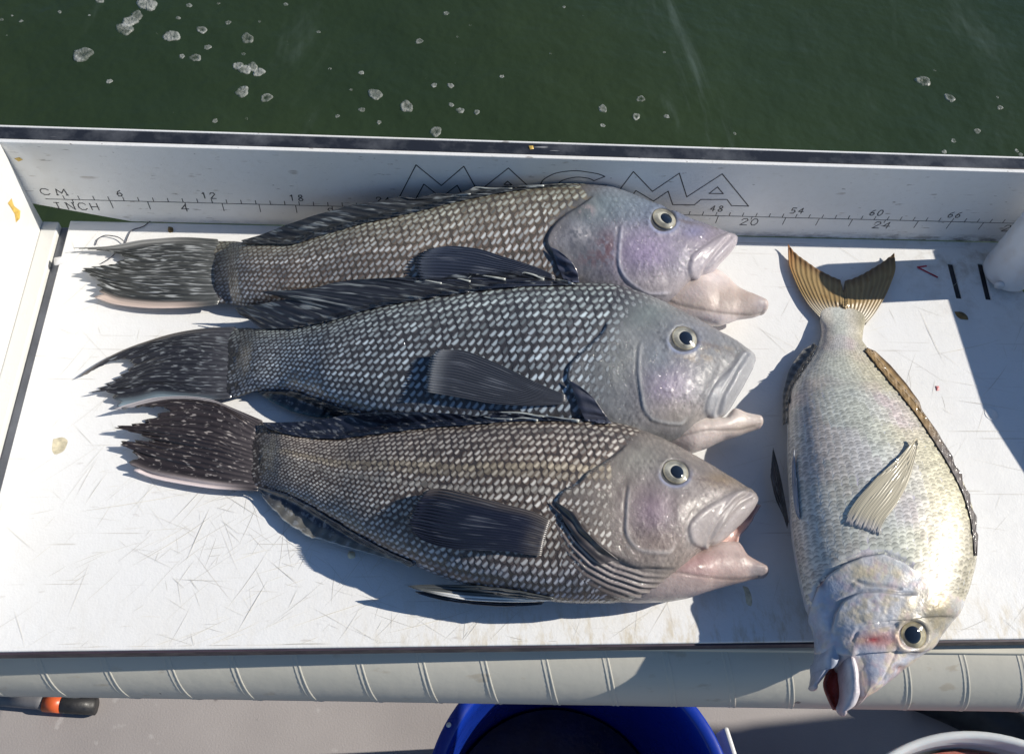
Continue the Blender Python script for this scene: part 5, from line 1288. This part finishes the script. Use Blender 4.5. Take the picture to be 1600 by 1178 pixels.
# ------------------------------------------------------------------ the porgy
def porgy():
    rows = [(1342, 462, 1288, 458, .1, 3.0, 0), (1346, 478, 1285, 474, .9, 3.8, 0), (1352, 500, 1281, 494, 2.4, 4.4, 0), (1349, 520, 1283, 518, 6, 6.5, 0), (1348, 532, 1279, 536, 7, 7.5, 0), (1356, 546, 1266, 560, 9, 9.5, 0), (1371, 567, 1251, 582, 11.5, 12, 0), (1391, 592, 1236, 606, 14.5, 15, 0), (1412, 617, 1229, 630, 17.5, 18, 0), (1434, 645, 1227, 660, 21, 23, 0), (1462, 686, 1227, 705, 23.5, 25, 0), (1489, 731, 1229, 760, 25.5, 27, 0),
            (1512, 777, 1232, 815, 26.5, 28, 0), (1523, 823, 1238, 862, 27, 28.5, 0), (1525, 868, 1246, 905, 27, 28.5, 0), (1519, 905, 1255, 942, 26.5, 28, 0), (1507, 942, 1264, 972, 25.5, 28, 0), (1489, 973, 1270, 996, 24, 27, 0), (1470, 997, 1271, 1018, 22, 27, 0), (1443, 1024, 1284, 1028, 19.5, 26, 0), (1416, 1047, 1306, 1040, 17, 26, 0), (1384, 1072, 1322, 1056, 14, 25.5, 0), (1362, 1088, 1332, 1074, 11, 25, 0), (1348, 1097, 1340, 1090, 7, 25, 0)]
    L = loft(rows, 520, 150, 30, False)
    cap_z = L['P'][..., 2]; onb = L['P'][..., 1] > -300
    L['P'][..., 2] = np.where(onb, np.maximum(cap_z, .35), cap_z)
    gill = [(1262, 985), (1268, 950), (1279, 918), (1296, 898), (1320, 882), (1348, 871), (1380, 866), (1410, 878), (1440, 898)]
    cheek = [(1300, 990), (1306, 960), (1318, 940), (1340, 928), (1372, 926), (1405, 930), (1436, 930)]
    op2 = [(1332, 908), (1350, 916), (1380, 918), (1412, 924)]
    lipp = [(1300, 1046), (1318, 1022), (1334, 1016), (1344, 1040), (1347, 1070), (1341, 1096), (1330, 1105)]
    snoutp = [(1332, 1000), (1340, 985), (1400, 975), (1404, 1010), (1380, 1062), (1350, 1090), (1346, 1050)]
    brn = [(1390, 960), (1440, 950), (1480, 960), (1478, 1000), (1420, 1050), (1360, 1096), (1340, 1102), (1400, 1030)]
    def disp(px, X):
        d = .5 * (fbm(X / 11.) - .5)
        for pl, h, wd, sg in ((gill, 1.6, 24, 1), (cheek, 1.1, 16, 1), (op2, .6, 10, 1)):
            dist, side, t = segdist(px, pl); sd = dist * side * sg; e = sstep(0, .08, t) * sstep(1, .9, t)
            d += h * e * np.exp(-np.maximum(sd, 0) / wd) * sstep(-2.2, 1.2, sd) - .8 * e * np.exp(-((sd + 3) / 3.)**2)
        r = np.hypot(px[:, 0] - 1426, px[:, 1] - 992); d += 1.0 * np.exp(-((r - 26) / 4.5)**2) - 2.0 * sstep(24, 17, r)
        m = softpoly(px, lipp, 6); d += 1.6 * m
        dd, _, _ = segdist(px, snoutp); d -= .6 * np.exp(-(dd / 2.5)**2) * (px[:, 0] < 1402)
        wr = softpoly(px, [(1320, 930), (1400, 930), (1425, 960), (1400, 985), (1340, 990), (1318, 960)], 20); d += wr * .7 * (fbm(X / 2.0) - .5) + .25 * (fbm(X / 3.) - .5)
        d -= .9 * np.exp(-((px[:, 0] - 1368)**2 / 200. + (px[:, 1] - 999)**2 / 16.))
        d -= 1.0 * np.exp(-((px[:, 0] - 1405)**2 / 90. + (px[:, 1] - 1044)**2 / 30.))
        return d
    finish_loft(L, disp); L['P'][..., 2] = np.where(onb, np.maximum(L['P'][..., 2], .3), L['P'][..., 2])
    px = L['px']; X = L['P'].reshape(-1, 3); n1 = fbm(X / 14., 4); n2 = fbm(X / 2.2, 3); n3 = fbm(X / 34. + 3, 2)
    A = np.tile(np.r_[np.linspace(0, 1, 150), np.ones(30)], L['ns'])
    col = np.repeat(np.array([[.60, .61, .60]]), len(px), 0)
    col = mixc(col, sstep(.48, .05, A) * .85, (.33, .31, .23)); col = mixc(col, .6 * sstep(.55, .75, n1), (.62, .54, .62)); col = mixc(col, .5 * sstep(.5, .7, n3), (.66, .63, .48))
    hd = softpoly(px, [(1240, 930), (1279, 918), (1320, 884), (1380, 868), (1440, 900), (1540, 900), (1540, 1140), (1220, 1140)], 10)
    hc = np.repeat(np.array([[.58, .58, .60]]), len(px), 0)
    for (x, y, rx, ry, c, k) in ((1370, 895, 55, 18, (.70, .62, .42), .8), (1290, 960, 28, 60, (.42, .48, .58), .8), (1345, 960, 34, 26, (.68, .64, .56), .6), (1385, 1000, 36, 14, (.50, .22, .18), .75), (1365, 1000, 10, 4, (.30, .03, .03), .9), (1375, 1045, 34, 34, (.56, .54, .60), .7), (1460, 950, 40, 40, (.30, .27, .20), .85), (1420, 1060, 40, 18, (.34, .28, .25), .7), (1355, 1092, 16, 14, (.42, .28, .26), .8), (1405, 1044, 10, 6, (.25, .11, .08), .8)):
        hc = mixc(hc, k * np.exp(-(((px[:, 0] - x) / rx)**2 + ((px[:, 1] - y) / ry)**2)), c)
    h1 = fbm(X / 5. + 2, 3); h2 = fbm(X / 4. + 8, 3); hc = mixc(hc, .55 * sstep(.5, .68, h1), (.70, .58, .36)); hc = mixc(hc, .45 * sstep(.52, .68, h2), (.62, .46, .50)); hc = mixc(hc, .4 * sstep(.48, .32, h1), (.44, .52, .64))
    for (x, y, rx, ry, c, k) in ((1368, 999, 34, 12, (.42, .16, .13), .7), (1366, 999, 9, 3, (.28, .02, .03), .95), (1460, 960, 44, 44, (.24, .21, .14), .8), (1290, 970, 26, 50, (.40, .47, .60), .7)):
        hc = mixc(hc, k * np.exp(-(((px[:, 0] - x) / rx)**2 + ((px[:, 1] - y) / ry)**2)), c)
    col = col * (1 - hd[:, None]) + hc * hd[:, None]
    col *= (.90 + .30 * n2[:, None])
    for pl, k in ((gill, .8), (cheek, .5), (op2, .5)):
        d, s, t = segdist(px, pl); col = mixc(col, k * np.exp(-((d * s + 2) / 2.4)**2) * sstep(0, .1, t) * sstep(1, .95, t), (.13, .14, .17))
    m = softpoly(px, lipp, 4); col = mixc(col, .8 * m, (.60, .50, .50))
    ll, _, _ = segdist(px, [(1445, 893), (1456, 850), (1460, 800), (1450, 740), (1425, 670), (1390, 600), (1345, 530)]); col = mixc(col, .5 * np.exp(-(ll / 2.5)**2), (.30, .28, .22))
    d, s, t = segdist(px, gill); col = mixc(col, .7 * np.exp(-((px[:, 0] - 1284)**2 + (px[:, 1] - 912)**2) / 60.), (.10, .03, .05))
    r = np.hypot(px[:, 0] - 1426, px[:, 1] - 992); col = mixc(col, sstep(21, 17, r), (.05, .05, .05)); col = mixc(col, .5 * np.exp(-((r - 25) / 4)**2), (.30, .26, .18))
    top = empty('fish', (L['C'][260][0], L['C'][260][1], 0), 'silvery porgy with tan forked tail, head hanging over the board front edge', 'fish')
    V, Fc = loft_mesh(L, (.3, .6))
    skin = mat_skin('porgy_skin', .40, .40, 1.5, .15)
    mesh_obj('body', V, Fc, skin, top, True, np.concatenate([col, np.repeat(np.array([[.5, .44, .42]]), len(V) - len(col), 0)]))
    zb_add(L['P'].reshape(-1, 3))
    # lower jaw lobe and mouth
    J = loft([(1340, 965, 1276, 975, 10, 22, 0), (1336, 985, 1271, 992, 17, 24, 0), (1326, 1008, 1270, 1015, 16, 25, 0), (1314, 1026, 1268, 1036, 13, 25, 0), (1300, 1042, 1266, 1054, 10, 24, 0), (1288, 1058, 1264, 1067, 7, 24, 0), (1278, 1071, 1262, 1074, 4.5, 24, 0)], 90, 60, 20, False)
    finish_loft(J, lambda q_, X_: .8 * (fbm(X_ / 8.) - .5))
    Vj, Fj = loft_mesh(J, (.3, .5)); q = proj(Vj); jc = np.repeat(np.array([[.46, .50, .58]]), len(Vj), 0) * (.8 + .4 * fbm(Vj / 4.)[:, None]); jc = mixc(jc, sstep(1040, 1072, q[:, 1]) * .8, (.58, .50, .48))
    mesh_obj('lower_jaw', Vj, Fj, skin, top, True, jc); zb_add(J['P'].reshape(-1, 3))
    U = loft([(1328, 1012, 1316, 1020, 4, 32, 0), (1337, 1032, 1308, 1038, 9, 32, 0), (1342, 1058, 1309, 1060, 10, 31, 0), (1343, 1080, 1311, 1083, 9, 30, 0), (1337, 1098, 1309, 1099, 7, 29, 0), (1323, 1107, 1306, 1109, 5, 28, 0)], 80, 60, 20, False)
    finish_loft(U, lambda q_, X_: .5 * (fbm(X_ / 4.) - .5))
    Vu, Fu = loft_mesh(U, (.5, .7)); q = proj(Vu); uc = np.repeat(np.array([[.60, .56, .58]]), len(Vu), 0) * (.75 + .5 * fbm(Vu / 4.)[:, None]); uc = mixc(uc, np.exp(-((q[:, 0] - 1314) / 7)**2) * .8, (.58, .38, .38))
    mesh_obj('upper_lip', Vu, Fu, skin, top, True, uc)
    G0 = catmull([(1304, 1040, 22), (1293, 1056, 20), (1289, 1068, 19), (1297, 1092, 21), (1305, 1107, 24)], 16); G1 = catmull([(1318, 1044, 24), (1318, 1060, 24), (1318, 1076, 24), (1316, 1094, 25), (1310, 1107, 26)], 16)
    k = np.linspace(0, 1, 10)[None, :, None]; G = G0[:, None] * (1 - k) + G1[:, None] * k
    Pm = onz(G[..., 0], G[..., 1], G[..., 2] - 4 * np.sin(np.pi * k[..., 0]))
    o = mesh_obj('mouth_lining', Pm.reshape(-1, 3), gridF(16, 10), M['mouth'], top, True, np.array([[.26, .07, .05]]) * (.6 + .8 * fbm(Pm.reshape(-1, 3) / 5.)[:, None]))
    md = o.modifiers.new('thickness', 'SOLIDIFY'); md.thickness = .0015
    sp = [(1270, 470), (1360, 470), (1440, 560), (1560, 740), (1560, 960), (1480, 930), (1450, 905), (1412, 872), (1380, 860), (1345, 865), (1318, 876), (1292, 894), (1272, 918), (1262, 955), (1200, 990), (1200, 560)]
    def cols(q, c, A):
        n = fbm(c / 22., 3); h = fbm(c / 34. + 7, 2)[:, None]; r = rng.random(len(q))
        la = np.repeat(np.array([[.72, .72, .69]]), len(q), 0)
        la = mixc(la, .85 * sstep(.48, .05, A), (.36, .34, .25)); la = mixc(la, .55 * sstep(.48, .62, n) * sstep(.15, .4, A), (.68, .56, .64)); la = mixc(la, .5 * sstep(.52, .40, h[:, 0]) * sstep(.9, .5, A), (.66, .64, .46)); la = mixc(la, .45 * sstep(.35, .55, A) * sstep(.85, .65, A), (.56, .67, .70)); la = mixc(la, .5 * sstep(.6, .8, A) * sstep(.4, .6, n), (.70, .66, .58))
        la = la * (.85 + .3 * r[:, None]) * np.array([[1.05, 1.0, .92]])
        return np.clip(la, 0, .85), np.clip(la * np.array([[.56, .56, .56]]), .02, .8), 1 + 0 * A
    scales(L, 6, 420, 30, lambda q, c: inpoly(q, sp), cols, M['silver_scale'], top, asp=.5, lift=.42, over_=2.4, wov=1.1, shear=.5)
    eye(L, 1426, 992, 20.5, (1424, 991), 11.5, top, iris=(.62, .55, .36), rim=(.16, .13, .08), protr=.40)
    # fins
    tc = lambda u, v, q: mixc(mixc(np.repeat(np.array([[.36, .25, .11]]), len(u), 0) * (.75 + .5 * fbm(np.stack([u * 9, v * 3, 0 * u], -1))[:, None]), .8 * sstep(.80, 1, v), (.16, .085, .04)), .7 * sstep(.12, 0, u) * sstep(.4, 1, v), (.42, .17, .04))
    tc0 = tc; tc = lambda u, v, q: mixc(tc0(u, v, q), sstep(.42, .08, v) * (.55 + .45 * fbm(np.stack([u * 30, v * 4, 0 * u], -1))), (.58, .54, .44))
    fin('tail_fin', [(1281, 496), (1261, 473), (1240, 433), (1232, 408), (1231, 381)], [(1352, 508), (1367, 490), (1391, 445), (1399.5, 416), (1397.5, 395)], [(1281, 496), (1300, 492), (1316, 490), (1334, 496), (1352, 508)],
        [(1231, 380.5), (1240, 392), (1249, 400), (1277, 420), (1300, 432), (1313, 437), (1316.5, 455), (1318, 452), (1320, 438), (1330, 436), (1347, 428.5), (1375, 412), (1397, 395)], 22, lambda u, v: 4.5 - 1.5 * v, M['tan_fin'], top, tc, amp=.22, under=True, off=(.6, 1.), lift=1.5, ragged=.02)
    fin('dorsal_fin', [(1355, 543), (1354, 545), (1352, 548)], [(1527, 868), (1525, 868), (1522, 866)], [(1352, 548), (1369, 570), (1389, 595), (1410, 620), (1432, 648), (1460, 690), (1487, 735), (1508, 780), (1519, 825), (1522, 866)],
        [(1355, 542), (1368, 548), (1391, 569), (1417, 599), (1437, 627), (1441, 640), (1466, 675), (1472, 686), (1489, 712), (1493, 726), (1504, 740), (1506, 756), (1517, 772), (1518, 790), (1528, 807), (1527, 830), (1530, 836), (1529, 868)],
        22, lambda u, v: np.interp(u, [0, .3, .6, 1], [8, 17, 24, 27]), M['back_fin'], top, lambda u, v, q: mixc(mixc(np.repeat(np.array([[.30, .20, .09]]), len(u), 0), sstep(.35, .55, u), (.15, .13, .12)), .6 * sstep(.7, 1, v), (.07, .05, .045)), amp=.04, off=(.2, .3))
    fin('anal_fin', [(1272, 536), (1274, 538), (1277, 541)], [(1223, 664), (1226, 662), (1230, 660)], [(1277, 541), (1263, 564), (1247, 588), (1234, 612), (1230, 660)], [(1271, 536), (1253, 547), (1240, 564), (1231, 580), (1222, 616), (1222, 664)],
        12, (9, 7), M['fin'], top, lambda u, v, q: mixc(np.repeat(np.array([[.09, .09, .085]]), len(u), 0), .5 * sstep(.7, 1, v), (.30, .29, .26)), amp=.6, off=(.4, .6))
    fin('pelvic_fin', [(1232, 815), (1226, 780), (1216, 730), (1208, 699)], [(1230, 826), (1224, 806), (1212, 780), (1204, 745)], [(1232, 815), (1231, 820), (1230, 826)], [(1208, 699), (1206, 720), (1204, 745)], 5, (16, 10), M['fin'], top, const((.06, .058, .055), .3), amp=.6, off=(.5, .5))
    fin('pelvic_fin', [(1250, 812), (1246, 770), (1243, 735), (1241, 698)], [(1243, 800), (1240, 780), (1238, 755), (1238, 730)], [(1250, 812), (1247, 808), (1243, 800)], [(1241, 698), (1239, 715), (1238, 730)], 4, (0, 0), M['pearl_fin'], top, const((.40, .42, .46), .3), amp=.4, off=(1.2, 1.4))
    fin('pectoral_fin', [(1318, 818), (1329, 795), (1366, 750), (1407, 712), (1431, 684)], [(1373, 836), (1379, 818), (1402, 786), (1420, 750), (1435, 692)], [(1318, 818), (1332, 822), (1352, 828), (1373, 836)], [(1431, 684), (1434, 686), (1435, 692)], 24, (0, 0), M['pearl_fin'], top,
        lambda u, v, q: mixc(np.repeat(np.array([[.60, .54, .40]]), len(u), 0) * (.8 + .4 * fbm(np.stack([u * 9, v * 3, 0 * u], -1))[:, None]), .6 * sstep(.15, 0, v), (.55, .52, .58)), amp=.03, off=(.4, 2.2), smooth_trail=True)
porgy()
